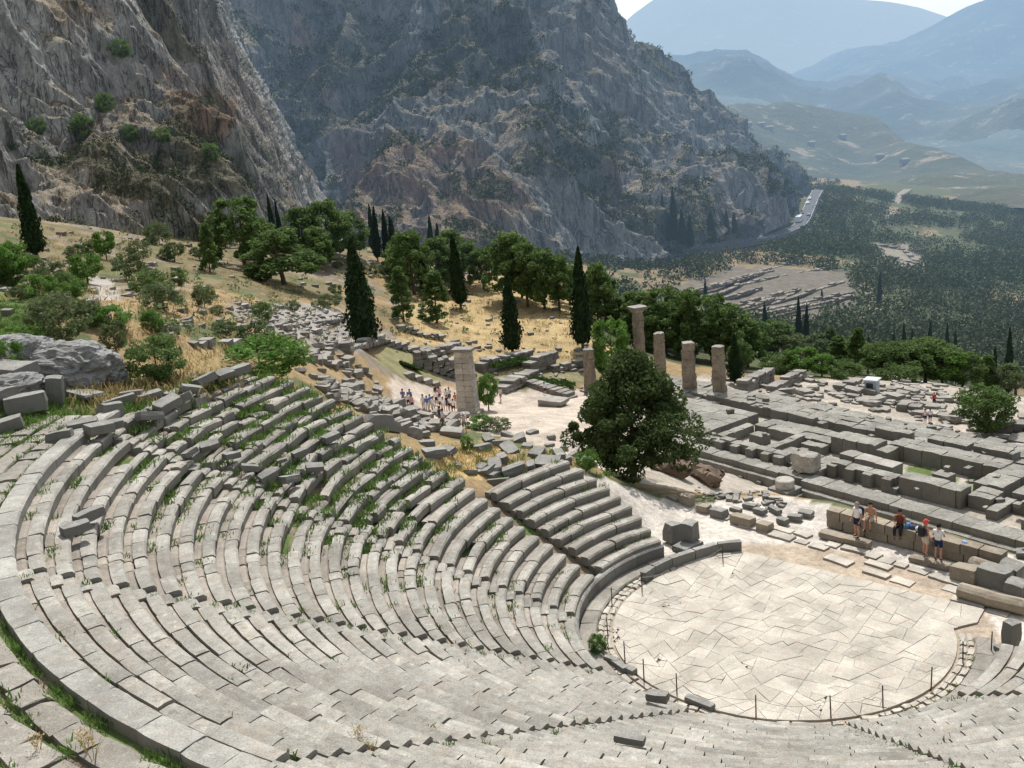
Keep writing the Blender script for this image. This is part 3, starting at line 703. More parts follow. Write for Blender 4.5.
# paving of the passage above the top row
mb = MB(); a = 172.
while a < 322:
    b = a+math.degrees(rng.uniform(.8, 1.6)/29)
    for (r0, r1) in ((27.22, 28.), (28.03, 28.9), (28.93, 29.8), (29.83, 30.7), (30.73, 31.6)):
        if rng.random() < .95: arc_block(mb, r0+rng.uniform(0, .1), r1-rng.uniform(0, .12), 9.85, 10.34+rng.normal(0, .02), a+.07+rng.uniform(-.25, .25), b-.07+rng.uniform(-.25, .25), .035, 0, (rng.normal(0, .015), rng.normal(0, .015)), (0, 0, 0), rng.normal(0, .03), 2, .04)
    if rng.random() < .9:
        for _ in range(8): w = math.radians(rng.uniform(a, b)); r_ = rng.choice([27.12, 27.18, 28.02, 28.9]); tufts.append((O[0]+r_*math.cos(w), O[1]+r_*math.sin(w), 10.28, rng.uniform(.06, .16)))
    a = b
mb.build('upper_walk', M['dpaving'], theatre)
# ------------------------------------------------------------------ loose stones
def stone(p, size, rz=None, name='stone_block', label=None, cat='stone block', group=None, mat='grey', sink=.1, jit=.05, rnd=.09, tilt=.08, sh=None):
    s = np.array(size)/2; mb = MB(); rough(mb, (0, 0, 0), s, None, jit*min(size), rnd, sh or SH2)
    o = mb.build(name, M[mat]); o.location = (p[0], p[1], p[2]+s[2]*(1-sink))
    o.rotation_euler = (rng.normal(0, tilt), rng.normal(0, tilt), rng.uniform(0, PI) if rz is None else rz)
    tag(o, label, cat, group); return o
STM = []
for k in range(8):
    mb = MB(); rough(mb, (0, 0, 0), (.5, .5, .5), None, .055, .10, SH2); STM.append(mb)
def scatter_stones(pts, group, label, mat, smin, smax, flat=.5, tilt=.15, mesh=[], rzf=None):
    """individual blocks sharing a few meshes"""
    ms = []
    for k in range(6):
        mb = MB(); rough(mb, (0, 0, 0), (.5, .5, .5), None, .05, .10, SH2); o = mb.build('stone_block', M[mat]); ms.append(o)
    for n, p in enumerate(pts):
        o = ms[n] if n < 6 else ms[n % 6].copy()
        if n >= 6: COL.objects.link(o)
        L = rng.uniform(smin, smax)*rng.uniform(.75, 1.05); s = (L, L*rng.uniform(.45, .8), L*rng.uniform(flat*.7, flat*1.2))
        o.scale = s; o.location = (p[0], p[1], p[2]+s[2]*.35)
        o.rotation_euler = (rng.normal(0, tilt), rng.normal(0, tilt), rng.uniform(0, PI) if rzf is None else rzf+rng.normal(0, .25))
        tag(o, label, 'stone block', group)
    return ms
def in_img(poly, n, dmin, dmax, seed=0):
    """random ground points inside an outline given in the photograph"""
    xs = [q[0] for q in poly]; ys = [q[1] for q in poly]; out = []; t = 0
    while len(out) < n and t < n*30:
        t += 1; x = rng.uniform(min(xs), max(xs)); y = rng.uniform(min(ys), max(ys))
        if inpoly(np.array([x]), np.array([y]), poly)[0]:
            g, d = gp(x, y)
            if dmin < d < dmax: out.append(g)
    return out
SDIR = math.atan2(-.78, .62)
# fallen blocks along the ruined upper edge of the seats
def on_cone(px, py, dz=0.):
    d = ray(px, py); t = np.linspace(20, 80, 3000); X, Y, Z = d[0]*t, d[1]*t, H+d[2]*t; r = np.hypot(X-O[0], Y-O[1])
    j = np.where(Z < cone(r)+dz)[0]; k = j[0] if len(j) else 1500
    return np.array([X[k], Y[k], Z[k]])
for (px, py, sz, rz, lb) in [
    (48, 398, (1.5, .9, .9), .7, 'large squared grey block beside the leaning pair of blocks left of the seats'),
    (58, 405, (.7, .6, 1.3), .2, 'upright grey block standing at the end of the squared block, left of the seats'),
    (27, 412, (1.7, .9, .8), .5, 'tilted grey block with a slanting top at the far left above the theatre'),
    (10, 430, (1.1, .8, .5), .4, 'low grey block at the left edge in green grass'),
    (57, 384, (.5, .45, .5), .1, 'small grey block topping a pile left of the seats'),
    (12, 385, (2.6, 1.4, 1.0), -.5, 'big rounded grey boulder block at the left edge below the pale boulder'),
    (5, 405, (1.3, .9, .7), 1., 'dark squared block against the left edge of the view'),
    (100, 385, (.8, .7, .6), .3, 'dark block standing alone in dry grass behind the seats'),
    (80, 395, (2.4, 1.1, .22), -.6, 'flat pale slab lying in the grass left of the seats'),
    (85, 436, (1.2, .6, .6), .3, 'brown grey block at the upper left corner of the seat rows'),
    (62, 445, (1., .5, .55), .1, 'long squared block ending the uppermost seats on the left'),
    (112, 420, (.9, .7, .7), .9, 'rounded upright block behind the top rows'),
    (120, 405, (1.4, .5, .35), .5, 'narrow pale slab in the grass above the top rows'),
    (132, 398, (1., .6, .3), .2, 'small pale slab nearest the dark shrub above the top rows'),
    (150, 400, (1.1, .7, .3), .6, 'flat whitish slab in the green grass by the top corner of the seats'),
    (130, 430, (1.3, .7, .45), .5, 'slanting grey slab resting behind the broken top row'),
    (155, 415, (1.2, .5, .4), .6, 'brown tinted slab between the top row and the grass'),
    ]:
    g, d = gp(px, py, 25); stone(g, sz, rz, label=lb)
edge_pts = [((205, 383), 1.5), ((225, 377), 1.3), ((240, 373), 1.5), ((168, 408), 1.6), ((182, 402), 1.4), ((100, 432), 1.5), ((112, 428), 1.3), ((150, 420), 1.5), ((192, 392), 1.3),
            ((268, 478), 1.1), ((290, 482), 1.2), ((315, 470), 1.1), ((250, 470), 1.0), ((331, 440), 1.2), ((300, 455), 1.0), ((282, 462), .6), ((210, 448), 1.1), ((190, 455), .9), ((232, 458), 1.0), ((76, 532), 1.2), ((90, 519), 1.3)]
for (q, L) in edge_pts:
    p = on_cone(q[0], q[1], .1); stone(p, (L*.72, L*.42, L*.25), rng.uniform(.3, 1.0), label='displaced seat block lying askew on the broken upper rows', group='displaced seat blocks', tilt=.14)
# tumbled blocks round the dry hollow at the far end of the rows
hol = [(500, 460), (512, 452), (527, 448), (540, 455), (552, 448), (560, 458), (548, 466), (530, 470), (515, 473), (570, 462), (500, 446), (520, 440), (535, 436), (480, 450), (550, 440), (565, 448), (508, 436), (488, 440), (575, 455), (585, 462),
       (420, 438), (430, 446), (438, 430), (445, 452), (455, 468), (470, 474), (482, 470), (415, 430), (425, 424), (436, 458), (492, 478), (502, 484), (512, 488), (484, 474), (497, 470), (520, 482)]
scatter_stones([gp(x+rng.uniform(-3, 3), y+rng.uniform(-2, 2), 40)[0] for x, y in hol], 'tumbled blocks round the dry hollow', 'tumbled grey block beside the dry grass hollow at the far end of the seat rows', 'grey', .8, 1.5, .4)
# row of squared blocks bordering the path
for n, (px, py, sz, mt) in enumerate([(627, 492, (.9, .65, .95), 'brownwall'), (641, 496, (.7, .6, .5), 'brownwall'), (651, 498, (.8, .55, .5), 'brownwall'), (664, 501, (.5, .5, .4), 'brownwall'), (674, 503, (.9, .6, .5), 'brownwall'), (687, 505, (1., .7, .75), 'brownwall'),
                                    (704, 511, (.9, .6, .45), 'brownwall'), (719, 516, (1.1, .7, .5), 'grey'), (743, 524, (1.6, .7, .55), 'brownwall'), (765, 530, (.9, .7, .5), 'brownwall'), (750, 508, (1., .4, .3), 'grey'), (760, 513, (1., .45, .3), 'grey'), (775, 512, (1.1, .4, .3), 'grey'), (736, 512, (.8, .4, .3), 'grey'), (795, 520, (.9, .5, .35), 'grey'), (783, 524, (.7, .5, .4), 'grey'), (806, 516, (.9, .6, .35), 'grey')]):
    stone(pz(px, py, 0), tuple(v_*.82 for v_ in sz), SDIR+rng.normal(0, .12), label='squared block in the line bordering the sandy path behind the orchestra', group='blocks bordering the path', mat=mt, tilt=.04, sink=.05, jit=.035)
# end pier of the seats with a fallen stone
stone(pz(688, 550, .12), (1.35, .9, .35), SDIR+1.57, label='flat base slab under the dark squared pier beside the walkway', sink=0, tilt=.02)
stone(pz(690, 540, .45), (.75, .7, .95), SDIR+.2, label='dark squared pier standing where the first seat row ends', sink=0, tilt=.02)
stone(pz(675, 541, 0), (.9, .65, 1.0), .5, label='tilted rock leaning on the dark squared pier', sink=.1, tilt=.3, jit=.08)
stone(pz(1009, 652, .05), (.9, .7, .25), .3, label='base slab under the short stone post at the right edge', sink=0, tilt=.02)
stone(pz(1011, 646, .3), (.55, .5, 1.05), .35, name='stone_post', label='short squared stone post standing at the right edge', sink=0, tilt=.02, rnd=.12)
stone(pz(656, 698, .5)*0+on_cone(658, 700, .15), (.75, .4, .3), -.5, label='small white block lying on the lowest seats below the orchestra kerb')
stone(on_cone(630, 742, .05), (.8, .3, .2), -.4, label='short pale block raised above the seats near the bottom of the view')
for (px, py, L) in [(620, 668, 1.1), (612, 662, .8), (630, 672, .7), (700, 705, 1.5), (598, 652, .6)]:
    stone(pz(px, py, .02), (L*.8, .3, .22), -.9+rng.normal(0, .2), label='loose kerb stone lying in the gutter round the orchestra', group='loose kerb stones', tilt=.05)
# blocks and column drums at the right end of the stage
for (px, py, sz, lb) in [(966, 574, (1.2, .8, .7), 'squared block where the low wall meets the fallen drums'), (994, 580, (1.3, .9, .9), 'upright grey block behind the fallen column drums'), (1010, 575, (.9, .8, .9), 'dark block in the heap behind the fallen drums'), (1016, 590, (.8, .7, .7), 'dark broken block at the right edge behind the drums')]:
    stone(pz(px, py+6, 0), sz, SDIR, label=lb, mat='brownwall' if px < 980 else 'grey')
for (px, py, L, lb) in [(977, 596, 1.5, 'fallen column drum lying at the end of the pale slabs'), (1006, 604, 1.5, 'second fallen column drum touching the right edge'), (985, 568, 1.3, 'fallen column drum leaning against the end of the low wall')]:
    mb = MB(); c = pz(px, py+6, 0); n = 14; V = []; 
    for k, x in enumerate((-L/2, -L/2+.05, 0, L/2-.05, L/2)):
        for j in range(n): w = 2*PI*j/n; r = .33*(1 if 0 < k < 4 else .9)*(1+.03*math.cos(j*3.))+rng.normal(0, .008); V.append((x, r*math.cos(w), r*math.sin(w)+.33))
    Fc = [[k*n+j, k*n+(j+1) % n, (k+1)*n+(j+1) % n, (k+1)*n+j] for k in range(4) for j in range(n)]+[list(range(n))[::-1], [4*n+j for j in range(n)]]
    mb.add(V, Fc); o = mb.build('column_drum', M['brownwall'], smooth=False); o.location = (c[0], c[1], -.02); o.rotation_euler = (0, 0, SDIR+rng.normal(0, .15)); tag(o, lb, 'column drum')
# pale slabs of the stage
mb = MB(); P0 = []
for t_ in np.arange(0, 17.5, .01): pass
s0 = np.array([11.3, 51.0])
for k in range(3):
    x = 0.
    while x < 16.5:
        L = rng.uniform(.6, 1.5)
        if rng.random() < (.92 if k < 1 else .6) and not (k == 2 and x < 5):
            c = s0+sd_*(x+L/2)+np.array([.78, .62])*(-1.15-k*.72)+rng.normal(0, .06, 2); t = rng.normal(0, .07); u = np.array([sd_[0]*math.cos(t)-sd_[1]*math.sin(t), sd_[0]*math.sin(t)+sd_[1]*math.cos(t)]); v = np.array([-u[1], u[0]])
            hw = rng.uniform(.24, .36); P0.append([c-u*L/2*.95-v*hw, c+u*L/2*.95-v*hw*rng.uniform(.8, 1.), c+u*L/2*.9+v*hw, c-u*L/2+v*hw*rng.uniform(.8, 1.)])
        x += L
slab_mesh(mb, P0, .03, .04, .02); o = mb.build('stage_paving', M['paving']); tag(o, kind='structure')
# low wall with the visitors
wall = empty('low_wall', (*pz(827, 520, 0)[:2], 0)); tag(wall, 'low brown wall of squared blocks along the stage where visitors rest', 'wall')
w0 = pz(826, 527, 0)[:2]; w1 = pz(982, 569, 0)[:2]; wd = (w1-w0)/np.linalg.norm(w1-w0); WL = np.linalg.norm(w1-w0); wn = np.array([-wd[1], wd[0]]); wn = wn if wn[1] > 0 else -wn
wrz = math.atan2(wd[1], wd[0])
for (z, nm) in ((.22, 'lower_course'), (.66, 'upper_course')):
    mb = MB(); x = 0.
    while x < WL:
        L = rng.uniform(.7, 1.3); hh = .22
        if nm == 'upper_course' and rng.random() < .12 and x > 2: x += L; continue
        top = 0 if nm == 'lower_course' else rng.uniform(-.05, .05)
        c = w0+wd*(x+L/2)+wn*(.32+rng.normal(0, .02)); rough(mb, (*c, z+top/2), (L/2-.012, .32, hh+top/2), axes(wrz), .014, .04); x += L
    o = mb.build(nm, M['brownwall'], wall); o.location = tuple(-np.array(wall.location))
stone(pz(834, 539, 0), (1.4, .6, .32), wrz, label='low footing block in front of the left end of the low wall', mat='brownwall', tilt=.01)
stone(pz(857, 545, 0), (1.35, .6, .32), wrz, label='low footing block that the man in the white shirt stands on', mat='brownwall', tilt=.01)
stone(pz(930, 564, 0), (1.9, .55, .22), wrz, label='long flat slab in front of the low wall that two visitors stand on', mat='brownwall', tilt=.01)
stone(pz(962, 571, 0), (.5, .4, .2), .3, label='small loose stone lying alone before the low wall')
for k in range(7):
    c = w0+wd*rng.uniform(6, 15)+wn*rng.uniform(1., 2.3); stone((c[0], c[1], .25), (rng.uniform(.6, 1.1), .5, .35), wrz+rng.normal(0, .3), label='loose block on the earth strip just behind the low wall', group='blocks behind the low wall')
# brown rock outcrop and rubble by the tree
stone(gp(705, 482, 40)[0], (2.6, 1.5, 1.3), -.5, name='rock', label='brown jagged rock outcrop right of the large round tree', cat='rock', mat='rockred', jit=.22, sh=SH4, sink=.2)
stone(gp(672, 474, 40)[0], (2.3, 1.4, 1.0), -.4, name='rock', label='reddish rock bank in the shade under the large round tree', cat='rock', mat='rockred', jit=.22, sh=SH4, sink=.2)

# the big boulder at the left
def boulder(px, py, size, rz, lb, seed, mat='boulder'):
    g, d = gp(px, py, 25); V, Fc = shell(34); V = V/np.linalg.norm(V, axis=1, keepdims=True)**.72
    n = fbm(V[:, 0]*1.3, V[:, 1]*1.3, V[:, 2]*1.3, 5, seed, True); n2 = fbm(V[:, 0]*4, V[:, 1]*4, V[:, 2]*4, 3, seed+9, True)
    V = V*(1+.26*n+.13*n2)[:, None]*np.array(size)/2
    mb = MB(); mb.add(V, Fc); o = mb.build('boulder', M[mat], smooth=False); o.location = (g[0], g[1], g[2]+size[2]*.25); o.rotation_euler = (0, 0, rz); tag(o, lb, 'boulder'); return o
boulder(72, 380, (4.2, 2.4, 2.1), -.3, 'big pale grey boulder with a shaded hollow below, left of the seats', 5)
boulder(22, 370, (2.9, 2.0, 2.0), .2, 'pale grey boulder partly behind the big one at the left edge', 6)
boulder(105, 383, (2.2, 1.2, .9), -.4, 'low rough grey rock trailing off the right end of the big boulder', 8)
boulder(8, 397, (2.6, 1.6, 1.1), .4, 'rounded grey boulder cut by the left edge of the view', 7)
# fence posts and ropes round the orchestra
posts = [(723, 562, 545), (642, 592, 576), (612, 606, 585), (608, 637, 618), (625, 661, 640), (644, 680, 660), (677, 695, 675), (756, 717, 695), (831, 718, 697), (883, 707, 688), (931, 689, 669), (963, 663, 642), (991, 652, 636)]
PP = []
for n, (px, py, pt) in enumerate(posts):
    p = pz(px, py, .03); q = ray(px, py); dep = (p[2]-H)/q[2]; h = .86
    mb = MB(); tube(mb, [(0, 0, -.1), (rng.normal(0, .02), rng.normal(0, .02), h)], [.026, .022], 7); o = mb.build('fence_post', M['wood']); o.location = tuple(p)
    tag(o, 'thin dark wooden post of the rope fence round the orchestra', 'fence post', 'fence posts round the orchestra'); PP.append(p+np.array([0, 0, .7]))
for k in range(len(PP)-1):
    a_, b_ = PP[k], PP[k+1]; T = np.linspace(0, 1, 9); pts = [a_+(b_-a_)*t-np.array([0, 0, .28*4*t*(1-t)]) for t in T]
    mb = MB(); tube(mb, pts, .008, 5); o = mb.build('rope', M['rope']); tag(o, 'thin rope sagging between two posts round the orchestra', 'rope', 'ropes round the orchestra')
#PART3
# ------------------------------------------------------------------ temple foundation
TB = -15.75; TU = np.array([.589, -.808]); TV = np.array([.808, .589]); T0 = np.array([18.7, 101.5]); TRZ = math.atan2(TU[1], TU[0])
def tl(u, v): return T0+TU*u+TV*v
temple = empty('temple_foundation', (*tl(10, 8), TB)); tag(temple, 'long excavated temple foundation of grey stone walls, steps and sunken chambers', 'ruin')
TLOC = np.array([*tl(10, 8), TB])
def tbox(mb, u0, u1, v0, v1, h, z0=-.3, bl=2.2, j=.035, hv=.045):
    """a run of blocks filling a rectangle of the temple plan"""
    du, dv = u1-u0, v1-v0; nv = max(1, round(dv/1.5)); 
    for k in range(nv):
        u = u0
        while u < u1-.05:
            L = min(rng.uniform(.8, 1.6)*bl/1.5, u1-u)
            if u1-u-L < .4: L = u1-u
            va, vb = v0+dv*k/nv, v0+dv*(k+1)/nv; hh = h+rng.normal(0, hv); c = tl(u+L/2, (va+vb)/2)
            rough(mb, (c[0]-TLOC[0], c[1]-TLOC[1], (hh+z0)/2), (L/2+.004, (vb-va)/2+.004, (hh-z0)/2), axes(TRZ+rng.normal(0, .008)), j*1.5, .03); u += L
def tpart(name, boxes, mat='temple', **k):
    mb = MB()
    for b in boxes: tbox(mb, *b, **k)
    return mb.build(name, M[mat], temple)
tpart('lower_step', [(-16, 10.6, -1.35, -.75, .95)], j=.015, hv=.015); tpart('lower_step', [(13.6, 42, -1.85, -1.2, .95)], j=.015, hv=.015)
tpart('upper_step', [(-16, 10.6, -.75, 1.0, 1.55), (10.6, 13.6, -.6, 2., 1.55), (13.6, 42, -1.2, .9, 1.6)], j=.015, hv=.02)
mb = MB()
for u in np.arange(-14, 42, 2.3):
    if 10 < u < 14: continue
    v = -1.35 if u < 11 else -1.85; c = tl(u, v-.1); rough(mb, (c[0]-TLOC[0], c[1]-TLOC[1], .28), (.24, .2, .2), axes(TRZ), .02, .05)
mb.build('lifting_bosses', M['temple'], temple)
tpart('buttressed_wall', [(1.2, 9.6, 1.7, 2.7, 2.35)]+[(u, u+.95, 1.0, 1.7, 2.3) for u in (1.2, 3.2, 5.2, 7.1, 8.6)])
tpart('buttressed_wall', [(13.3, 20.2, 3.6, 4.8, 2.0)]+[(u, u+.9, 3.0, 3.6, 1.95) for u in (13.3, 15.3, 17.2, 19.2)])
tpart('chamber_wall', [(20.7, 26.5, 3.5, 5.3, 2.35)], hv=.02)
tpart('chamber_wall', [(26.7, 28.7, 4.3, 6.6, 2.0)])
tpart('chamber_wall', [(14.8, 26.0, 11.0, 13.4, 2.2)], hv=.03)
tpart('chamber_wall', [(25.8, 28.4, 6.8, 13.2, 2.1)])
tpart('cross_wall', [(9.6, 14.6, 8.8, 11.0, 2.5)], hv=.02)
tpart('cross_wall', [(14.6, 16., 8.8, 10.8, 2.1)])
tpart('cross_wall', [(12.6, 18.4, 6.0, 7.7, 2.0)], mat='greyfar')
tpart('cross_wall', [(5.5, 6.5, 3.9, 8.8, 1.9)])
tpart('cross_wall', [(-1.2, -.2, 3.9, 8.8, 1.75)])
tpart('inner_block', [(21.6, 23.1, 7.2, 8.7, 1.75), (23.1, 24., 7.3, 8.2, .9)])
tpart('inner_block', [(1.4, 3.1, 6., 7.5, 1.7)])
for b_ in [(-2.4, 9.6, 2.7, 3.9, 1.55), (9.6, 13.2, 2., 5.6, 1.6), (6.5, 9.4, 4.2, 6.3, 1.45), (7., 9.5, 7.4, 8.6, 1.6), (20., 20.7, 3., 5., 1.3)]: tpart('floor_slab', [b_])
for b_ in [(-.2, 9.5, 8.8, 12., 1.75), (9.6, 14.6, 11.2, 12.9, 1.7), (29.2, 35, 6.8, 17., 1.95)]: tpart('floor_slab', [b_])
tpart('floor_slabs', [(28.9, 29.9, 3.2, 6.6, 1.5), (32., 33., 3., 6.6, 1.5), (29.9, 32, 5.6, 6.4, 1.4), (33, 40, 2.8, 4.6, 1.4), (33, 42, 5.6, 9, 1.6)])
tpart('platform', [(-16, -2.6, 3.2, 12.4, 1.75)], j=.012, hv=.02, bl=3.)
tpart('platform', [(-16, -2.6, 1.2, 2.6, 1.5)])
tpart('outer_course', [(-12, 27.5, 14.2, 18.2, 1.85)], hv=.05)
for b_ in [(-1, 4.6, 12.5, 13.5, 2.45), (5.2, 6., 12.4, 13.2, 2.2), (11.4, 15.3, 13.5, 14.6, 2.6), (17., 21, 14., 15.4, 2.5), (21.6, 25.4, 14.2, 15.6, 2.55), (16., 16.7, 13.3, 14., 2.2)]: tpart('raised_course', [b_])
tpart('outer_course', [(-10, 30, 18.3, 20.4, 1.35)], hv=.09)
tpart('column_base', [(-15.5, -9.6, 13.6, 19.4, 1.3), (-14.9, -10.2, 14.4, 18.6, 1.65)])
tpart('column_base', [(-30, -15.7, 12.5, 19.4, 1.45)])
mb = MB()
for _ in range(55):
    u, v = rng.uniform(-10, 34), rng.uniform(2, 20); c = tl(u, v); s = rng.uniform(.18, .5); rough(mb, (c[0]-TLOC[0], c[1]-TLOC[1], 1.6+rng.uniform(0, .5)), (s, s*.7, s*.45), axes(rng.uniform(0, 3)), .03, .1)
o = mb.build('loose_stones', M['temple'], temple); o['kind'] = 'stuff'
# columns
def column(px, py, ptop, dpx, cap, lb):
    b = pz(px, py, -14.3); dep = (b[2]-H)/ray(px, py)[2]; h = (py-ptop)*dep/F/.985; r = dpx/2*dep/F
    c = empty('stone_column', tuple(b)); tag(c, lb, 'column', 'standing columns of the temple')
    n = 24; z = 0.; hh = h-(.75 if cap else .0); nd = max(2, int(hh/.95)); mb = MB(); V = []
    zs = []
    for k in range(nd): zs += [(k/nd*hh+.02, -.02), (k/nd*hh+.06, 0), ((k+.5)/nd*hh, 0), ((k+1)/nd*hh-.06, 0), ((k+1)/nd*hh-.02, -.025)]
    sh = rng.normal(0, .03, nd)
    for q, (z, dr) in enumerate(zs):
        for j in range(n*2):
            w = PI*j/n; fl = -.03 if j % 2 else 0; rr = r*(1-.16*z/h)+dr*1.6+fl+rng.normal(0, .035)-max(0, fbm(w*1.2, z*.5, px, 3, 5))*.16
            V.append((rr*math.cos(w)+sh[q//5], rr*math.sin(w), z))
    m = n*2; Fc = [[k*m+j, k*m+(j+1) % m, (k+1)*m+(j+1) % m, (k+1)*m+j] for k in range(len(zs)-1) for j in range(m)]+[[(len(zs)-1)*m+j for j in range(m)]]
    mb.add(V, Fc); mb.build('shaft', M['column'], c)
    mb = MB(); rough(mb, (0, 0, -.35), (r*1.45, r*1.45, .4), None, .04, .04); mb.build('base', M['greyfar'], c)
    if cap:
        mb = MB(); tube(mb, [(0, 0, hh-.05), (0, 0, hh+.12), (0, 0, hh+.34)], [r*.86, r*1.02, r*1.22], 20); mb.build('echinus', M['column'], c)
        mb = MB(); rough(mb, (0, 0, hh+.55), (r*1.2, r*1.2, .2), axes(.4), .04, .04); mb.build('abacus', M['greyfar'], c)
    else:
        mb = MB(); V = [((r*.82+rng.normal(0, .04))*math.cos(2*PI*j/14), (r*.82+rng.normal(0, .04))*math.sin(2*PI*j/14), hh+rng.uniform(-.03, .16)) for j in range(14)]
        V2 = [(x, y, hh-.1) for x, y, _ in V]; mb.add(V+V2, [list(range(14))]+[[j, j+14, (j+1) % 14+14, (j+1) % 14] for j in range(14)]); mb.build('broken_top', M['greyfar'], c)
column(719.5, 393, 346, 14.5, False, 'tawny fluted column standing alone rightmost, with its whole base in view')
column(689.5, 388, 342, 14.5, False, 'tawny column second from the right, beside the rightmost one')
column(661, 384, 333, 12.5, False, 'tawny broken column third from the right, partly behind the round tree')
column(641, 380, 306, 12.5, True, 'tallest tawny column, the only one still carrying its spreading capital')
column(591, 392, 349, 13, False, 'short greyish column stump next to the foot of a cypress')
# pedestal and marble block on the temple's near steps
ped = empty('pedestal', (*pz(785, 499, -15.7)[:2], -15.75)); tag(ped, 'round drum on a stepped square base before the temple steps', 'pedestal')
for k, (w_, z0, z1) in enumerate([(1.45, 0, .65), (1.1, .65, 1.2)]):
    mb = MB(); rough(mb, (0, 0, (z0+z1)/2), (w_, w_, (z1-z0)/2), axes(TRZ), .03, .03); mb.build('plinth_step', M['temple'], ped)
mb = MB(); tube(mb, [(0, 0, 1.2), (0, 0, 1.25), (0, 0, 1.95), (0, 0, 2.02)], [.78, .86, .88, .8], 18); mb.build('drum', M['pillar'], ped)
bp = pz(806, 470, -14.1); stone(bp, (2.3, 1.7, 1.7), TRZ, label='large broken marble block standing on the temple steps', cat='stone block', mat='pillar', jit=.07, sh=SH4, sink=0, tilt=.02)
M['farwall'] = m_stone('ruin_wall_far', (.29, .255, .205), wamt=.3, isl=.3, haze=True)
# ------------------------------------------------------------------ walls and pillar
def wall_run(p0, p1, h, th, label, name='ruined_wall', mat='greyfar', group=None, bl=1., courses=None, rag=.3, zs=None):
    a, b = [gp(*p)[0] if zs is None else pz(*p, zs) for p in (p0, p1)]; d = (b-a)[:2]; L = np.linalg.norm(d); d = d/L; rz = math.atan2(d[1], d[0])
    mb = MB(); nc = courses or max(1, round(h/.45)); ch = h/nc
    for c in range(nc):
        x = rng.uniform(-.2, 0)
        while x < L:
            l = rng.uniform(.6, 1.3)*bl; top = c == nc-1
            if not (top and rng.random() < rag) :
                f = (x+l/2)/L; zb = a[2]*(1-f)+b[2]*f; q = a[:2]+d*(x+l/2)
                rough(mb, (q[0]-a[0], q[1]-a[1], zb-a[2]+ch*(c+.5)-.1), (l/2-.01, th/2*rng.uniform(.9, 1.1), ch/2), axes(rz+rng.normal(0, .03), rng.normal(0, .02), rng.normal(0, .02)), .03, .06)
            x += l
    o = mb.build(name, M[mat]); o.location = tuple(a); tag(o, label, 'wall', group); return o
pb = gp(469, 412, 90, 140)[0]; ph = 61*117/F/.97
pil = empty('stone_pillar', tuple(pb)); tag(pil, 'tall rectangular pillar of pale masonry rising above the crowd', 'pillar')
prz = -.35
for k in range(11):
    mb = MB(); z0, z1 = ph*k/11, ph*(k+1)/11; s = 1.12-.02*k
    for q in (-1, 1): rough(mb, (*(np.array([math.cos(prz), math.sin(prz)])*q*s/2), (z0+z1)/2), (s/2-.006, .72-.01*k, (z1-z0)/2-.006), axes(prz), .018, .03)
    if k == 0: allm = mb
    else:
        for V_ in mb.v: pass
        off = allm.n
        for V_ in mb.v: allm.v.append(V_)
        for f_ in mb.f: allm.f.append([i+off for i in f_]); allm.m.append(0)
        allm.n += mb.n
allm.build('shaft', M['pillar'], pil)
mb = MB(); rough(mb, (0, 0, ph+.16), (1.22, .8, .17), axes(prz), .03, .03); rough(mb, (0, 0, -.15), (1.5, 1.0, .3), axes(prz), .03, .03); mb.build('cornice', M['greyfar'], pil)
wall_run((415, 365), (455, 378), 2.4, 1.4, 'terrace wall of pale blocks left of the tall pillar', courses=5)
wall_run((418, 360), (458, 349), 1.0, 1.6, 'upper block wall running back behind the tall pillar')
wall_run((480, 372), (528, 362), 1.6, 1.6, 'stepped block wall behind the little leaning tree', courses=4)
wall_run((500, 393), (530, 380), 1.2, 2.2, 'low wall of long blocks at the back of the sandy yard')
wall_run((528, 373), (552, 366), 2., 1.5, 'rough masonry stump at the end of the clipped hedge', bl=1.5)
wall_run((552, 372), (600, 362), .9, 1.2, 'low rubble wall below the right cypress')
wall_run((530, 385), (568, 398), .8, 1.6, 'line of low blocks edging the sandy yard on the right')
wall_run((543, 405), (562, 406), .9, 2.2, 'single thick slab wall at the mouth of the sandy yard', bl=3.)
wall_run((345, 353), (383, 343), 1.1, 1.3, 'short pale wall at the foot of the nearest cypress')
wall_run((385, 345), (430, 356), .8, 1.1, 'low ruined wall right of the nearest cypress')
wall_run((398, 330), (440, 340), .8, 1.4, 'rough stone line below the pines')
wall_run((405, 376), (432, 385), .6, 1.2, 'two low blocks standing in the grass patch by the crowd')
wall_run((282, 330), (340, 322), .5, 1.2, 'stones retaining the grey scree slope')
wall_run((205, 346), (300, 352), .6, .9, 'broken line of blocks across the dry slope behind the theatre', rag=.6)
scatter_stones(in_img([(300, 372), (360, 395), (420, 425), (425, 440), (380, 430), (330, 400)], 55, 50, 95), 'stones tumbled below the theatre corner', 'grey block in the long tumble of stones below the upper corner of the theatre', 'greyfar', .7, 1.5, .55, .2)
# cascade of blocks below the theatre's far corner
cas = in_img([(300, 352), (335, 345), (352, 360), (385, 392), (400, 410), (420, 425), (395, 425), (340, 400), (318, 372)], 75, 55, 130)
scatter_stones(cas, 'stones tumbled below the theatre corner', 'grey block in the long tumble of stones below the upper corner of the theatre', 'greyfar', .7, 1.6, .55, .2)
scatter_stones(in_img([(395, 405), (470, 415), (470, 440), (400, 425)], 18, 55, 130), 'stones beside the crowd', 'pale block lying between the seat rows and the crowd of visitors', 'greyfar', .9, 2., .45, .15)
field = [(735, 388), (800, 383), (880, 385), (950, 392), (950, 415), (1024, 425), (1060, 460), (1000, 440), (900, 412), (830, 402), (760, 400)]
scatter_stones(in_img(field, 80, 95, 150), 'blocks in the rubble field', 'weathered block in the rubble field beyond the temple foundation', 'greyfar', 1., 2.3, .42, .1, rzf=TRZ)
mb = MB()
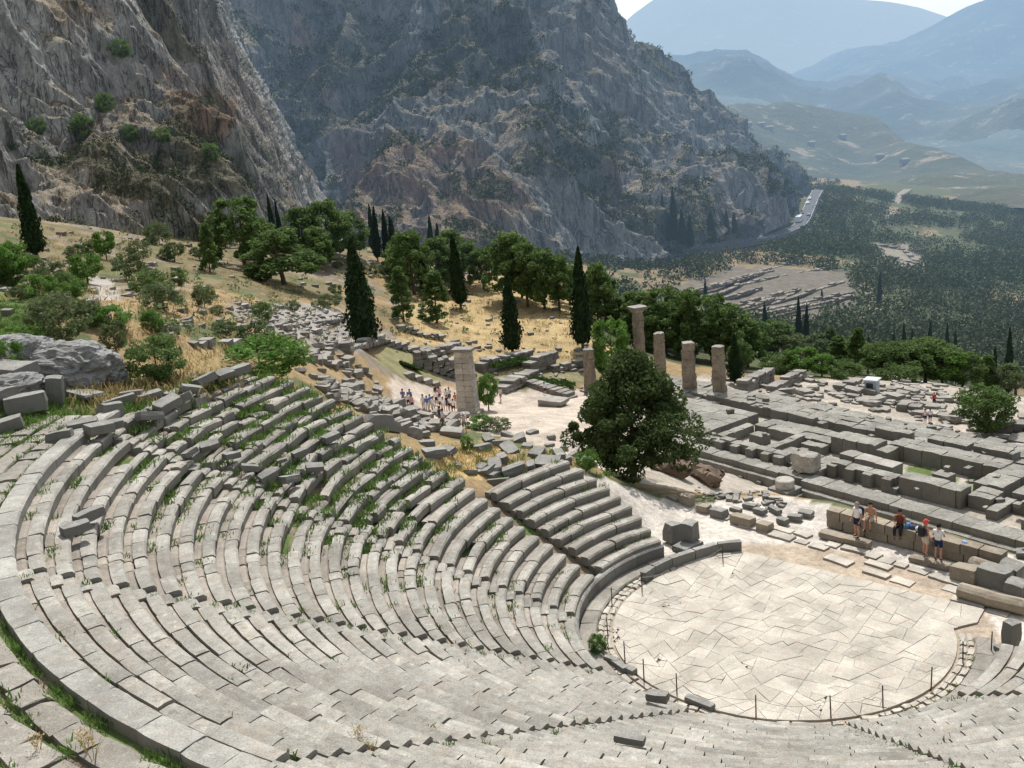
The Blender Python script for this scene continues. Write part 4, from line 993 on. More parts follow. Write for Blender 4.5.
for g in in_img([(700, 372), (800, 378), (960, 385), (1060, 430), (1060, 470), (900, 415), (740, 402)], 260, 90, 170):
    s = rng.uniform(.3, .8); rough(mb, (g[0], g[1], g[2]+s*.2), (s, s*.6, s*.35), axes(TRZ+rng.normal(0, .4)), .05, .1, SH1)
for g in in_img([(690, 480), (720, 478), (790, 505), (770, 510), (700, 500)], 50, 35, 70):
    s = rng.uniform(.1, .3); rough(mb, (g[0], g[1], g[2]+s*.2), (s, s*.6, s*.4), axes(rng.uniform(0, 3)), .03, .1, SH1)
for g in in_img([(385, 340), (600, 345), (640, 372), (600, 400), (560, 384), (500, 388), (440, 372), (390, 352)], 150, 90, 170):
    s = rng.uniform(.2, .6); rough(mb, (g[0], g[1], g[2]+s*.2), (s, s*.6, s*.4), axes(rng.uniform(0, 3)), .05, .1, SH1)
for g in in_img([(235, 306), (300, 305), (372, 320), (376, 345), (300, 342), (240, 325)], 260, 60, 170):
    s = rng.uniform(.12, .35); rough(mb, (g[0], g[1], g[2]+s*.2), (s, s*.7, s*.5), axes(rng.uniform(0, 3)), .03, .1, SH1)
for g in in_img([(0, 230), (440, 240), (600, 300), (600, 340), (380, 330), (230, 360), (120, 330), (0, 320)], 260, 50, 220):
    s = rng.uniform(.15, .6); rough(mb, (g[0], g[1], g[2]+s*.2), (s, s*.7, s*.6), axes(rng.uniform(0, 3)), .06, .1, SH1)
tag(mb.build('rubble', M['greyfar']), 'small broken stones strewn over the ruins and slopes', 'rubble', kind='stuff')
for k, (a_, b_, h) in enumerate([((742, 392), (768, 380), 1.6), ((772, 392), (800, 380), 1.4), ((838, 392), (862, 384), 1.), ((898, 410), (940, 417), 1.), ((985, 432), (1024, 436), 1.6)]):
    wall_run(a_, b_, h, 1.5, ['short thick wall right of the columns, at the edge of the rubble field', 'second thick wall stub in the rubble field, nearer the trees', 'block wall just left of the small hut', 'long low slab wall in the sandy part of the rubble field', 'squared block wall right of the round tree at the right edge'][k], bl=1.6)
for k, (a_, b_) in enumerate([((672, 300), (790, 264)), ((690, 306), (742, 285)), ((742, 285), (828, 270)), ((706, 318), (790, 297)), ((735, 322), (850, 298)), ((770, 305), (842, 283)), ((700, 290), (770, 272)), ((745, 327), (815, 322)), ((684, 297), (760, 275)), ((715, 312), (800, 290)), ((760, 312), (848, 294)), ((725, 300), (760, 290))]):
    wall_run(a_, b_, 1.1, 1.5, 'long ruined terrace wall in the excavation below the road', mat='farwall', group='terrace walls of the far excavation', bl=3., rag=.6, courses=2)
for k, (a_, b_) in enumerate([((878, 246), (915, 252)), ((885, 256), (922, 266)), ((905, 252), (928, 272))]):
    wall_run(a_, b_, 1., 2., 'pale ruined wall of the small excavation among the olive trees', mat='farwall', group='walls of the small far excavation', bl=4., rag=.4, courses=2)
# hut
g = gp(872, 393)[0]; hut = empty('hut', tuple(g), TRZ+.3); tag(hut, 'small grey hut with a white overhanging roof before the trees', 'hut')
mb = MB(); rough(mb, (0, 0, 1.), (.85, .85, 1.05), None, 0, 0, SH1); mb.build('wall', M['hut'], hut)
mb = MB(); mb.add([(-1.1, -1.1, 2.05), (1.1, -1.1, 2.05), (1.1, 1.1, 2.05), (-1.1, 1.1, 2.05), (-1.05, -1.05, 2.2), (1.05, -1.05, 2.2), (1.05, 1.05, 2.2), (-1.05, 1.05, 2.2), (0, 0, 2.45)], [[3, 2, 1, 0], [0, 1, 5, 4], [1, 2, 6, 5], [2, 3, 7, 6], [3, 0, 4, 7], [4, 5, 8], [5, 6, 8], [6, 7, 8], [7, 4, 8]]); mb.build('roof', m_plain('hut_roof', (.58, .6, .62), haze=True), hut); hut.scale = (.85, .85, .85)
mb = MB(); rough(mb, (-.1, -.87, 1.3), (.5, .03, .4), None, 0, 0, SH1); mb.build('window', M['glass'], hut)
# ------------------------------------------------------------------ road, far tracks, vehicles
def strip(name, pts, wd_, mat, lift=.5, n=60, edge=False):
    P = np.array([gp(*p, 60, 3000)[0] for p in pts]); t = np.linspace(0, len(P)-1, n); Q = cr(P, t); Q[:, 2] = zq(Q[:, 0], Q[:, 1])
    z = np.convolve(np.pad(Q[:, 2], 8, mode='reflect', reflect_type='odd'), np.ones(17)/17, 'valid'); Q[:, 2] = z+lift
    T = np.gradient(Q[:, :2], axis=0); T /= np.linalg.norm(T, axis=1, keepdims=True); Nn = np.c_[-T[:, 1], T[:, 0]]
    V = []; 
    for s, dz in ((-1.15, -2.5), (-1, 0), (1, 0), (1.15, -2.5)): V.append(np.c_[Q[:, :2]+Nn*s*wd_/2, Q[:, 2]+dz])
    V = np.concatenate(V); Fc = [[k*n+j, k*n+j+1, (k+1)*n+j+1, (k+1)*n+j] for k in range(3) for j in range(n-1)]
    mb = MB(); mb.add(V, Fc); o = mb.build(name, mat); tag(o, kind='structure'); return Q, T, Nn
RP = [(640, 258), (700, 252), (752, 246), (782, 238), (800, 229), (808, 215), (813, 202), (818, 194)]
Q, T, Nn = strip('road', RP, 6.5, M['asphalt'], 2.4)
for s in (-1, 1):
    V = np.concatenate([np.c_[Q[:, :2]+Nn*(s*2.9+e), Q[:, 2]+.02] for e in (-.06, .06)]); n = len(Q); mb = MB(); mb.add(V, [[j, j+1, n+j+1, n+j] for j in range(n-1)]); tag(mb.build('road_edge_line', M['white']), kind='structure')
strip('path', [(888, 220), (892, 206), (902, 196), (908, 190)], 6, m_plain('pale_track', (.24, .2, .15), haze=True), .6, 24)
strip('path', [(832, 214), (845, 205), (852, 204)], 6, M['asphalt'], .8, 16)
def car(f, off, label, col=(.75, .75, .75), L=4.3, Wd=1.8, Hh=1.45, bus=False):
    k = f*(len(Q)-1); i = int(k); p = Q[i]+(Q[i+1]-Q[i])*(k-i); p = p+np.array([*Nn[i]*off, 0]); rz = math.atan2(T[i][1], T[i][0])
    c = empty('bus' if bus else 'car', tuple(p), rz); tag(c, label, 'bus' if bus else 'car')
    mt = m_plain('vehicle_paint', col, .35, haze=True, var=.02, spec=.5); x, y = L/2, Wd/2; mb = MB()
    if bus: prof = [(-x, .35), (-x, Hh), (-x+.2, Hh+.05), (x-.3, Hh+.05), (x, Hh-.5), (x, .35)]
    else: prof = [(-x, .35), (-x, .85), (-x+.25, .95), (-x+.7, Hh), (x-1.9, Hh), (x-1.1, .95), (x-.15, .8), (x, .35)]
    m = len(prof); V = [(a, s*y*(.86 if z > 1. and not bus else 1), z) for s in (-1, 1) for a, z in prof]
    mb.add(V, [list(range(m)), list(range(m, 2*m))[::-1]]+[[j, j+m, (j+1) % m+m, (j+1) % m] for j in range(m)]); mb.build('body', mt, c)
    for s in (-1, 1):
        mb = MB(); zz = (1.3, 2.4) if bus else (1., 1.32); xx = (-x+.4, x-.6) if bus else (-x+.75, x-1.6)
        rough(mb, ((xx[0]+xx[1])/2, s*(y*(.99 if bus else .92)+.0), sum(zz)/2), ((xx[1]-xx[0])/2, .035, (zz[1]-zz[0])/2), None, 0, 0, SH1); mb.build('window', M['glass'], c)
        for a in (-x*.62, x*.62):
            mb = MB(); tube(mb, [(a, s*(y-.2), .34), (a, s*(y+.02), .34)], .34, 12); mb.build('wheel', M['tyre'], c)
car(.60, 1.6, 'white bus on the bend of the road above the olive trees', (.78, .78, .78), 9., 2.4, 2.9, True)
car(.66, -1.5, 'small dark car just beyond the white bus on the bend', (.10, .10, .12))
car(.79, 1.6, 'white car on the upper stretch of the road past the bend', (.8, .8, .8))
car(.85, 1.6, 'pale car farthest up the road', (.6, .62, .65))
car(.30, -1.6, 'light car on the straight road below the cypress rows', (.6, .62, .66))
HG = rH[1]; HX, HY, _d = projv(HG[..., 0], HG[..., 1], HG[..., 2])
for n_, (px, py) in enumerate([(748, 127), (753, 128), (762, 127), (770, 130), (842, 139), (856, 141), (812, 146), (905, 163), (880, 158)]):
    q = HG.reshape(-1, 3)[np.argmin((HX-px)**2+(HY-py)**2)]; o = empty('house', tuple(q), rng.uniform(-.5, .5)); tag(o, 'tiny pale house with a low roof on the hazy hill beyond the valley', 'house', 'houses on the far hill')
    mb = MB(); rough(mb, (0, 0, 2.2), (rng.uniform(3, 4.5), 3, 2.2), None, 0, 0, SH1); mb.build('wall', M['farwall'], o)
    mb = MB(); mb.add([(-4.8, -3.4, 4.4), (4.8, -3.4, 4.4), (4.8, 3.4, 4.4), (-4.8, 3.4, 4.4), (-4, 0, 5.8), (4, 0, 5.8)], [[0, 1, 5, 4], [2, 3, 4, 5], [0, 4, 3], [1, 2, 5]]); mb.build('roof', M['farwall'], o)
# ------------------------------------------------------------------ vegetation
def quads(C, S, up=None, flat=0.):
    n = len(C); a = rng.normal(size=(n, 3)); 
    if up is not None: a = a*(1-up)+np.array([0, 0, 1.])*up*2
    a /= np.linalg.norm(a, axis=1, keepdims=True); b = rng.normal(size=(n, 3)); b -= (b*a).sum(1, keepdims=True)*a; b /= np.linalg.norm(b, axis=1, keepdims=True)
    S = S[:, None] if not np.isscalar(S) else S
    k = rng.uniform(.5, 1., (n, 1)); V = np.stack([C-a*S*.6, C+b*S*.42*k, C+a*S*.7, C-b*S*.42*k], 1).reshape(-1, 3)
    return V
def leaf_obj(name, V, mat, parent=None):
    n = len(V)//4; F_ = np.arange(n*4).reshape(n, 4); me = bpy.data.meshes.new(name); me.vertices.add(len(V)); me.vertices.foreach_set('co', V.ravel())
    me.loops.add(n*4); me.loops.foreach_set('vertex_index', F_.ravel().astype(np.int32)); me.polygons.add(n); me.polygons.foreach_set('loop_start', (np.arange(n)*4).astype(np.int32)); me.update(calc_edges=True)
    me.materials.append(mat); o = bpy.data.objects.new(name, me); COL.objects.link(o)
    if parent is not None: o.parent = parent
    return o
def ball(n, shellness=.6):
    d = rng.normal(size=(n, 3)); d /= np.linalg.norm(d, axis=1, keepdims=True); r = rng.uniform(0, 1, (n, 1))**(1/3.); r = np.where(rng.random((n, 1)) < shellness, rng.uniform(.78, 1.05, (n, 1)), r); return d*r
def crown(kind, ncl, per, s, seed):
    """leaves of a crown in a unit tree (height 1)"""
    Cs = []; Sz = []; cl = []
    for k in range(ncl):
        if kind == 'pine':
            t = rng.uniform(.28, 1.); env = .34*math.sin(min(1, (1-t)/.72*1.15+.18)*PI*.56)+.03; w = rng.uniform(0, 2*PI); r = env*rng.uniform(.25, 1.)**.6; cr_ = rng.uniform(.055, .11); p = (r*math.cos(w), r*math.sin(w), t-.05); sq = .78
        elif kind == 'conifer':
            t = rng.uniform(.08, .98); env = .30*(1-t)**.8+.02; w = rng.uniform(0, 2*PI); r = env*rng.uniform(.4, 1.); cr_ = rng.uniform(.045, .08); p = (r*math.cos(w), r*math.sin(w), t); sq = .6
        elif kind == 'round':
            d = ball(1, .7)[0]; p = (d[0]*.40, d[1]*.40, .56+d[2]*.36); cr_ = rng.uniform(.07, .13); sq = .75
        elif kind == 'bush':
            d = ball(1, .7)[0]; p = (d[0]*.48, d[1]*.48, .46+d[2]*.42 if d[2] > -.9 else .2); cr_ = rng.uniform(.08, .17); sq = .8
        elif kind == 'big':
            t = rng.uniform(.0, 1.); env = .50*min(1., ((1.03-t)/.72))**.78*(1 if t > .16 else .88); w = rng.uniform(0, 2*PI); env *= 1+.16*math.sin(2*w+1.)+.13*math.sin(5*w+9*t)+.10*math.sin(9*w-13*t); r = env*rng.uniform(.15, 1.)**.5; cr_ = rng.uniform(.04, .12); p = (r*math.cos(w)*1.04, r*math.sin(w)*.95, .235+t*.735*(1-.07*math.sin(w*1.+2))); sq = .8
        cl.append(p); b = ball(per, .65)*np.array([cr_, cr_, cr_*sq]); Cs.append(b+np.array(p)); Sz.append(np.full(per, s))
    C = np.concatenate(Cs); S = np.concatenate(Sz)*rng.uniform(.7, 1.3, len(C))
    return quads(C, S), cl
def trunk_mesh(cl, h0, r0, nb=10, lean=0.):
    mb = MB(); top = (lean*.4, 0, .82); tube(mb, [(0, 0, -.03), (lean*.1, .004, h0*.5), (lean*.25, -.006, h0), top], [r0*1.25, r0, r0*.8, r0*.15], 8)
    for p in random.sample(cl, min(nb, len(cl))):
        z = min(p[2]*.75, .7); z = max(z, h0*.8); st = np.array([lean*.3, 0, z]); e = np.array(p); tube(mb, [st, (st+e)/2+np.array([0, 0, -.01]), e], [r0*.38, r0*.24, r0*.08], 5)
    return mb
PROTO = {}
def proto(key, kind, mat, ncl, per, s, h0, r0, lean=0., nb=10):
    V, cl = crown(kind, ncl, per, s, 0); mb = trunk_mesh(cl, h0, r0, nb, lean)
    me = leaf_obj('crown', V, M[mat]); tr = mb.build('trunk', M['bark'])
    PROTO[key] = (me.data, tr.data); bpy.data.objects.remove(me); bpy.data.objects.remove(tr)
def cyp(key, n, s, wid):
    t = rng.uniform(.0, 1., n)**.9; prof = lambda t: wid*np.clip(np.minimum((t+.02)/.12, 1), 0, 1)**.5*np.clip(1-np.maximum(t-.2, 0)/.8, 0, 1)**.72
    w = rng.uniform(0, 2*PI, n); bump_ = 1+.18*np.sin(w*3+t*19)+.12*np.sin(w*7-t*31); r = prof(t)*bump_*rng.uniform(.62, 1.10, n)
    C = np.c_[r*np.cos(w), r*np.sin(w), .09+t*.91]; V = quads(C, s*rng.uniform(.6, 1.3, n), .55)
    mb = MB(); tt = np.linspace(.0, .96, 14); tube(mb, [(0, 0, .09+x*.91) for x in tt], [float(prof(x))*.74+.002 for x in tt], 9)
    me = leaf_obj('crown', V, M['cypress']); core = mb.build('core', M['cypress'])
    # the dense inner mass and the sprays are one crown
    bmv = np.array([v.co for v in core.data.vertices]); k = len(V); n0 = len(V)//4
    mb2 = MB(); mb2.v.append(V); mb2.f = [[4*i, 4*i+1, 4*i+2, 4*i+3] for i in range(n0)]; mb2.m = [0]*n0; mb2.n = k; mb2.add(bmv, [list(p.vertices) for p in core.data.polygons])
    bpy.data.objects.remove(me); bpy.data.objects.remove(core); me = mb2.build('crown', M['cypress']); mbt = MB(); tube(mbt, [(0, 0, -.02), (0, 0, .1), (0, 0, .2)], [.022, .017, .015], 8); tr = mbt.build('trunk', M['bark'])
    PROTO[key] = (me.data, tr.data); bpy.data.objects.remove(me); bpy.data.objects.remove(tr)
for k in range(3): cyp('cypress%d' % k, 3800, .030, .125-.01*k)
for k in range(4): proto('pine%d' % k, 'pine', 'pine', 62, 130, .036, .38, .022, rng.normal(0, .15))
for k in range(2): proto('conifer%d' % k, 'conifer', 'pine', 75, 90, .034, .12, .02)
for k in range(3): proto('round%d' % k, 'round', 'pine', 60, 120, .040, .25, .025)
for k in range(2): proto('bright%d' % k, 'round', 'bright', 55, 100, .045, .22, .025)
for k in range(2): proto('olive%d' % k, 'round', 'olive', 42, 85, .045, .2, .03)
for k in range(3): proto('bush%d' % k, 'bush', 'olive', 40, 80, .05, .1, .02)
for k in range(2): proto('gbush%d' % k, 'bush', 'bright', 55, 100, .045, .1, .02)
for k in range(2): proto('dbush%d' % k, 'bush', 'pine', 55, 100, .045, .1, .02)
proto('big0', 'big', 'bigtree', 210, 230, .023, .30, .024, .05, 26)
NMS = dict(cypress='cypress_tree', pine='pine_tree', conifer='pine_tree', round='tree', bright='tree', olive='olive_tree', bush='bush', gbush='bush', dbush='bush', big='round_tree')
CT = dict(cypress='cypress', pine='pine', conifer='pine', round='tree', bright='tree', olive='olive tree', bush='bush', gbush='bush', dbush='bush', big='tree')
def tree(kind, px, py, top, wpx, label, group=None, dep=None, sink=0.02, sheet=None):
    ks = [k for k in PROTO if k.rstrip('0123456789') == kind]; key = random.choice(ks); crn, trk = PROTO[key]
    if sheet is not None:
        X, Y, D_ = projv(sheet[..., 0], sheet[..., 1], sheet[..., 2]); k = np.argmin((X-px)**2+(Y-py)**2); x, y, z = sheet.reshape(-1, 3)[k]+np.array([0, -2., -1.]); dep = float(D_.ravel()[k])
    elif dep: q = pd(px, py, dep); x, y = q[0], q[1]; z = zgs(x, y); 
    else: g, dep = gp(px, py); x, y, z = g
    if dep and z < pd(px, py, dep)[2]-.3 and False: pass
    zt = pd(px, top, dep)[2]; h = max((zt-z)/.98, 1.); wn = {'cypress': .25, 'pine': .72, 'conifer': .64, 'round': .95, 'bright': .95, 'olive': .95, 'bush': 1.15, 'gbush': 1.15, 'dbush': 1.15, 'big': 1.10}[kind]
    w_ = wpx*dep/F/wn
    o = empty(NMS[kind], (x, y, z-h*sink), random.uniform(0, 6.28)); o.scale = (w_, w_, h)
    c = bpy.data.objects.new('crown', crn); COL.objects.link(c); c.parent = o
    t = bpy.data.objects.new('trunk', trk); COL.objects.link(t); t.parent = o
    o.rotation_euler = (random.gauss(0, .02), random.gauss(0, .02), o.rotation_euler[2])
    tag(o, label, CT[kind], group); return o
tree('big', 633, 475, 348, 146, 'large dense round tree standing between the orchestra and the temple', dep=60)
for a in [(38, 260, 163, 22, 'lone dark cypress leaning against the cliff foot at the far left'), (366, 350, 236, 30, 'tallest dark cypress standing beside the grey scree slope'),
          (461, 309, 232, 17, 'slim cypress on the hilltop between the pines'), (513, 356, 271, 21, 'dark cypress on the dry grass slope, left one of the pair above the hedge'), (583, 351, 244, 21, 'tall dark cypress on the dry grass slope, right one of the pair above the hedge'),
          (735, 384, 333, 15, 'stout dark cypress right beside the rightmost column')]: tree('cypress', *a)
G1 = 'slim cypresses behind the pines'
for (x, y, t, w_) in [(276, 250, 192, 7), (283, 250, 198, 6), (299, 250, 205, 7), (378, 262, 205, 10), (388, 264, 208, 9), (396, 268, 215, 9), (373, 252, 203, 8), (426, 295, 243, 10), (418, 280, 238, 8), (432, 262, 214, 9), (395, 255, 218, 8), (440, 262, 222, 8)]:
    tree('cypress', x, y, t, w_, 'slim dark cypress rising behind the pines below the cliff', G1)
G2 = 'cypresses below the great cliff'
for (x, y, t, w_) in [(662, 223, 192, 6), (673, 240, 186, 9), (682, 243, 208, 8), (690, 246, 214, 8), (714, 247, 209, 11), (729, 247, 209, 7), (737, 247, 211, 7), (676, 228, 200, 7), (668, 240, 212, 7)]:
    tree('cypress', x, y, t, w_, 'dark cypress in the stand by the road below the great cliff', G2, sheet=GB)
G3 = 'cypresses in the valley'
for (x, y, t, w_, d) in [(767, 350, 308, 7, 230), (799, 364, 303, 8, 205), (806, 362, 309, 7, 210), (879, 310, 270, 6, None), (706, 305, 277, 5, 280), (778, 352, 330, 6, 230), (929, 358, 328, 7, 220), (947, 362, 331, 8, 210), (956, 365, 338, 7, 205), (904, 360, 330, 7, 215), (893, 366, 338, 6, 215), (868, 370, 342, 6, 205),
                         (1008, 405, 332, 10, 170), (993, 402, 352, 9, 170), (845, 372, 352, 6, 190), (911, 362, 336, 6, 215), (976, 270, 255, 3, None), (822, 300, 288, 3, None), (748, 160, 148, 3, 900)]:
    tree('cypress', x, y, t-(9 if d and d < 250 else 0), w_, 'narrow dark cypress among the trees of the valley right of the columns', G3, dep=d)
G4 = 'pines at the foot of the cliffs'
for (k, x, y, t, w_) in [('pine', 245, 268, 194, 62), ('pine', 285, 285, 226, 74), ('conifer', 210, 272, 222, 30), ('pine', 330, 262, 198, 50), ('pine', 306, 258, 205, 44), ('pine', 350, 258, 210, 42), ('round', 262, 262, 214, 40), ('pine', 318, 270, 225, 40),
                      ('conifer', 404, 322, 264, 36), ('conifer', 437, 324, 268, 42), ('pine', 415, 295, 228, 42), ('pine', 440, 290, 235, 44), ('pine', 452, 280, 228, 40), ('pine', 470, 285, 240, 34), ('pine', 405, 282, 232, 36), ('pine', 484, 290, 246, 30)]:
    tree(k, x, y, t, w_, 'green pine in the wood at the foot of the cliffs left of centre', G4)
G5 = 'pines right of the dry slope'
for (k, x, y, t, w_) in [('pine', 510, 302, 230, 46), ('pine', 528, 308, 240, 44), ('pine', 545, 310, 246, 40), ('pine', 560, 312, 252, 36), ('pine', 522, 298, 236, 36), ('pine', 598, 322, 260, 34), ('pine', 570, 305, 262, 30), ('pine', 606, 325, 272, 34)]:
    tree(k, x, y, t, w_, 'pine on the shoulder of the dry hill above the hedge', G5)
G6 = 'pines behind the columns'
for (k, x, y, t, w_, d) in [('pine', 640, 352, 288, 50, 168), ('pine', 665, 358, 283, 58, 165), ('pine', 690, 365, 285, 56, 162), ('pine', 712, 362, 290, 56, 160), ('pine', 730, 368, 300, 50, 158), ('pine', 748, 372, 318, 40, 158), ('pine', 655, 350, 300, 50, 172), ('pine', 620, 345, 296, 40, 172), ('pine', 700, 352, 296, 44, 175), ('round', 742, 374, 336, 28, 150)]:
    tree(k, x, y, t, w_, 'dark green pine in the row right behind the standing columns', G6, dep=d)
tree('bright', 612, 366, 308, 42, 'light green tree behind the large round tree and left of the tallest column', dep=132)
G7 = 'trees below the temple terrace'
for (k, x, y, t, w_, d) in [('round', 770, 378, 336, 38, 178), ('olive', 785, 378, 345, 34, 175), ('bright', 802, 392, 362, 28, 150), ('bright', 822, 394, 370, 24, 148), ('conifer', 858, 392, 344, 26, 158), ('conifer', 838, 392, 352, 26, 160), ('round', 885, 394, 356, 40, 150), ('round', 925, 396, 352, 52, 152), ('bright', 942, 398, 362, 38, 150),
                          ('round', 905, 396, 358, 44, 150), ('olive', 815, 382, 350, 32, 180), ('conifer', 830, 378, 345, 24, 180), ('round', 850, 382, 356, 32, 165), ('round', 962, 400, 368, 34, 150), ('conifer', 985, 402, 372, 26, 152), ('olive', 868, 378, 358, 30, 170), ('round', 760, 372, 340, 30, 190), ('olive', 1015, 408, 378, 34, 150), ('dbush', 780, 388, 368, 30, 150), ('dbush', 845, 396, 376, 28, 145), ('dbush', 900, 398, 380, 40, 145)]:
    tree(k, x, y, t-20, w_*1.35, 'tree in the belt of greenery just beyond the rubble field', G7, dep=d)
tree('round', 985, 436, 379, 62, 'broad dark tree with a visible trunk at the right edge, beyond the temple')
tree('bright', 489, 411, 370, 24, 'little tree with a leaning trunk beside the tall pillar')
# bushes and small trees on the left slope
for a in [('bright', 12, 285, 236, 46, 'bright green tree at the left edge under the lone cypress'), ('bright', 88, 284, 249, 36, 'small rounded bright tree on the dry slope, nearest the pale track'), ('bright', 107, 260, 227, 24, 'small light green tree standing highest on the slope under the cliff'),
          ('olive', 130, 281, 249, 34, 'grey green shrub tree right of the pale track'), ('olive', 52, 290, 257, 30, 'soft grey green bush between the bright trees at the left'), ('bush', 62, 340, 286, 72, 'large spreading olive green bush above the big boulder'), ('dbush', 158, 380, 329, 70, 'dark spiny shrub right behind the top seat rows'),
          ('olive', 117, 358, 317, 30, 'slender pale bush on thin stems left of the dark shrub'), ('bush', 165, 312, 276, 44, 'low grey bush in the middle of the dry slope'), ('dbush', 180, 286, 266, 18, 'small dark pointed bush on the dry slope'), ('gbush', 262, 379, 331, 108, 'bright green fig bush spreading behind the top seat rows'),
          ('olive', 258, 352, 318, 38, 'feathery pale green bush above the fig bush'), ('olive', 75, 262, 243, 26, 'grey bush against the foot of the cliff right of the lone cypress'), ('gbush', 40, 298, 272, 44, 'low bright green thicket under the left trees'), ('gbush', 20, 345, 322, 50, 'green bush over the left end of the big boulder'),
          ('bush', 160, 245, 218, 30, 'olive bush at the cliff foot above the pale track'), ('bush', 140, 262, 236, 26, 'bush between the small light tree and the cliff'), ('olive', 175, 262, 240, 24, 'olive bush left of the big pines'), ('bush', 205, 308, 280, 24, 'small bush at the top of the dry bank'),
          ('gbush', 10, 375, 335, 40, 'green leafy bush rising over the boulders at the left edge'), ('gbush', 480, 430, 413, 32, 'green bush beside the foot of the tall pillar'), ('bush', 497, 432, 415, 30, 'yellowish green bush right of the green one at the pillar'), ('gbush', 588, 470, 446, 26, 'green sapling by the far end of the seat rows'), ('bush', 376, 276, 262, 16, 'round grey bush on the dry hill')]:
    tree(a[0], *a[1:])
for n_, g in enumerate(in_img([(0, 240), (230, 250), (330, 290), (440, 330), (370, 320), (230, 345), (110, 345), (0, 310)], 26, 55, 200)+in_img([(150, 250), (330, 262), (470, 262), (470, 290), (330, 300), (200, 275)], 14, 90, 220)):
    x_, y_, d_ = projv(g[0], g[1], g[2]); h_ = rng.uniform(1., 2.6)*F/d_; tree(['bush', 'olive', 'dbush', 'gbush'][n_ % 4], float(x_), float(y_), float(y_-h_), float(h_*rng.uniform(1., 1.7)), 'low rounded bush on the dry slope below the cliffs', 'bushes scattered over the dry slope', dep=float(d_))
tree('gbush', 599, 656, 636, 21, 'small green bush growing in the gutter beside the orchestra')
tree('gbush', 468, 452, 438, 14, 'tiny green bush at the edge of the dry hollow')
def cliff_bush(px, py, r, label):
    X, Y, _ = projv(GA[..., 0], GA[..., 1], GA[..., 2]); k = np.argmin((X-px)**2+(Y-py)**2); q = GA.reshape(-1, 3)[k]; crn, trk = PROTO[random.choice(['dbush0', 'dbush1'])]
    o = empty('bush', tuple(q-np.array([0, 0, r*.3]))); o.scale = (r*2, r*2, r*1.9)
    for nm, me in (('crown', crn), ('trunk', trk)): c = bpy.data.objects.new(nm, me); COL.objects.link(c); c.parent = o
    tag(o, label, 'bush')
for a in [(38, 135, 2., 'dark bush on the cliff ledge straight above the lone cypress'), (84, 133, 2.3, 'dark round bush in the middle of the left cliff ledge'), (211, 158, 1.9, 'dark bush growing at the right end of the left cliff'), (120, 55, 2., 'bush clinging high on the left cliff face'), (106, 108, 1.9, 'olive bush above the ledge of the left cliff'), (130, 138, 1.7, 'small bush on the tan patch of the left cliff'), (163, 140, 1.6, 'low bush right of the tan patch on the left cliff')]: cliff_bush(*a)
def hedge(p0, p1, h, w_, label):
    a, b = gp(*p0)[0], gp(*p1)[0]; n = 2600; t = rng.uniform(0, 1, n); d = (b-a)[:2]; d = d/np.linalg.norm(d); nn = np.array([-d[1], d[0]]); C = a+(b-a)*t[:, None]; s = rng.uniform(-1, 1, n)
    C[:, :2] += nn*s[:, None]*w_/2; C[:, 2] += rng.uniform(.2, 1, n)**.5*h*(1-.15*np.abs(s))*(1+.12*np.sin(t*25)); o = leaf_obj('hedge', quads(C-a, .22*rng.uniform(.6, 1.2, n)), M['gh']); o.location = tuple(a); tag(o, label, 'hedge')
M['gh'] = m_leaf('hedge_leaves', (.04, .09, .018), (.075, .15, .03), haze=True)
hedge((488, 372), (530, 366), 1.3, 2.4, 'clipped green hedge behind the little leaning tree'); hedge((528, 383), (575, 390), .9, 1.8, 'low green hedge at the back of the sandy yard'); hedge((402, 366), (420, 372), .5, 1.6, 'strip of green plants left of the tall pillar')
# shrubs on the cliffs and the groves of the valley
def blobs(P, S, per, name, mat, label, cat, sz=.3):
    n = len(P); B = ball(n*per, .75).reshape(n, per, 3)*np.array([1, 1, .8]); C = P[:, None]+B*S[:, None, None]; C[..., 2] += S[:, None]*.55
    V = quads(C.reshape(-1, 3), np.repeat(S, per)*sz*rng.uniform(.7, 1.3, n*per)); o = leaf_obj(name, V, M[mat]); tag(o, label, cat, kind='stuff')
def on_sheet(G, q, n, thr):
    flat = np.where((q > thr).ravel())[0]; w_ = rng.choice(flat, min(n, len(flat)), replace=False); return G.reshape(-1, 3)[w_]
P_ = on_sheet(GA, qA, 900, .3); blobs(P_, rng.uniform(.35, 1.3, len(P_))**1.3, 50, 'cliff_scrub', 'dark', 'dark scrub rooted on ledges of the left cliff', 'scrub')
P_ = on_sheet(GB, qB, 3600, .25); px_, py_, _ = projv(P_[:, 0], P_[:, 1], P_[:, 2]); P_ = P_[(px_ > 180) & (py_ > -60)]; blobs(P_, rng.uniform(.8, 2.6, len(P_)), 34, 'cliff_scrub', 'dark', 'dark scrub covering the slopes of the great cliff', 'scrub', .42)
def grove_pts(n, poly, dmin, dmax):
    out = []; xs = [q[0] for q in poly]; ys = [q[1] for q in poly]
    # uniform over the ground: sample azimuth and distance
    while len(out) < n:
        m = 6000; az = rng.uniform(-.15, .62, m); r = np.sqrt(rng.uniform(dmin**2, dmax**2, m)); X, Y = r*np.sin(az), r*np.cos(az); Z = zq(X, Y); px, py, dp = projv(X, Y, Z)
        k = inpoly(px, py, poly); c = fbm(X/45, Y/45, 0, 3, 61); k &= (c+rng.uniform(-.35, .35, m) < .22)
        for bad in EXC: k &= ~inpoly(px, py, bad)
        out += [np.array([a, b, c_]) for a, b, c_ in zip(X[k], Y[k], Z[k])]
    return np.array(out[:n])
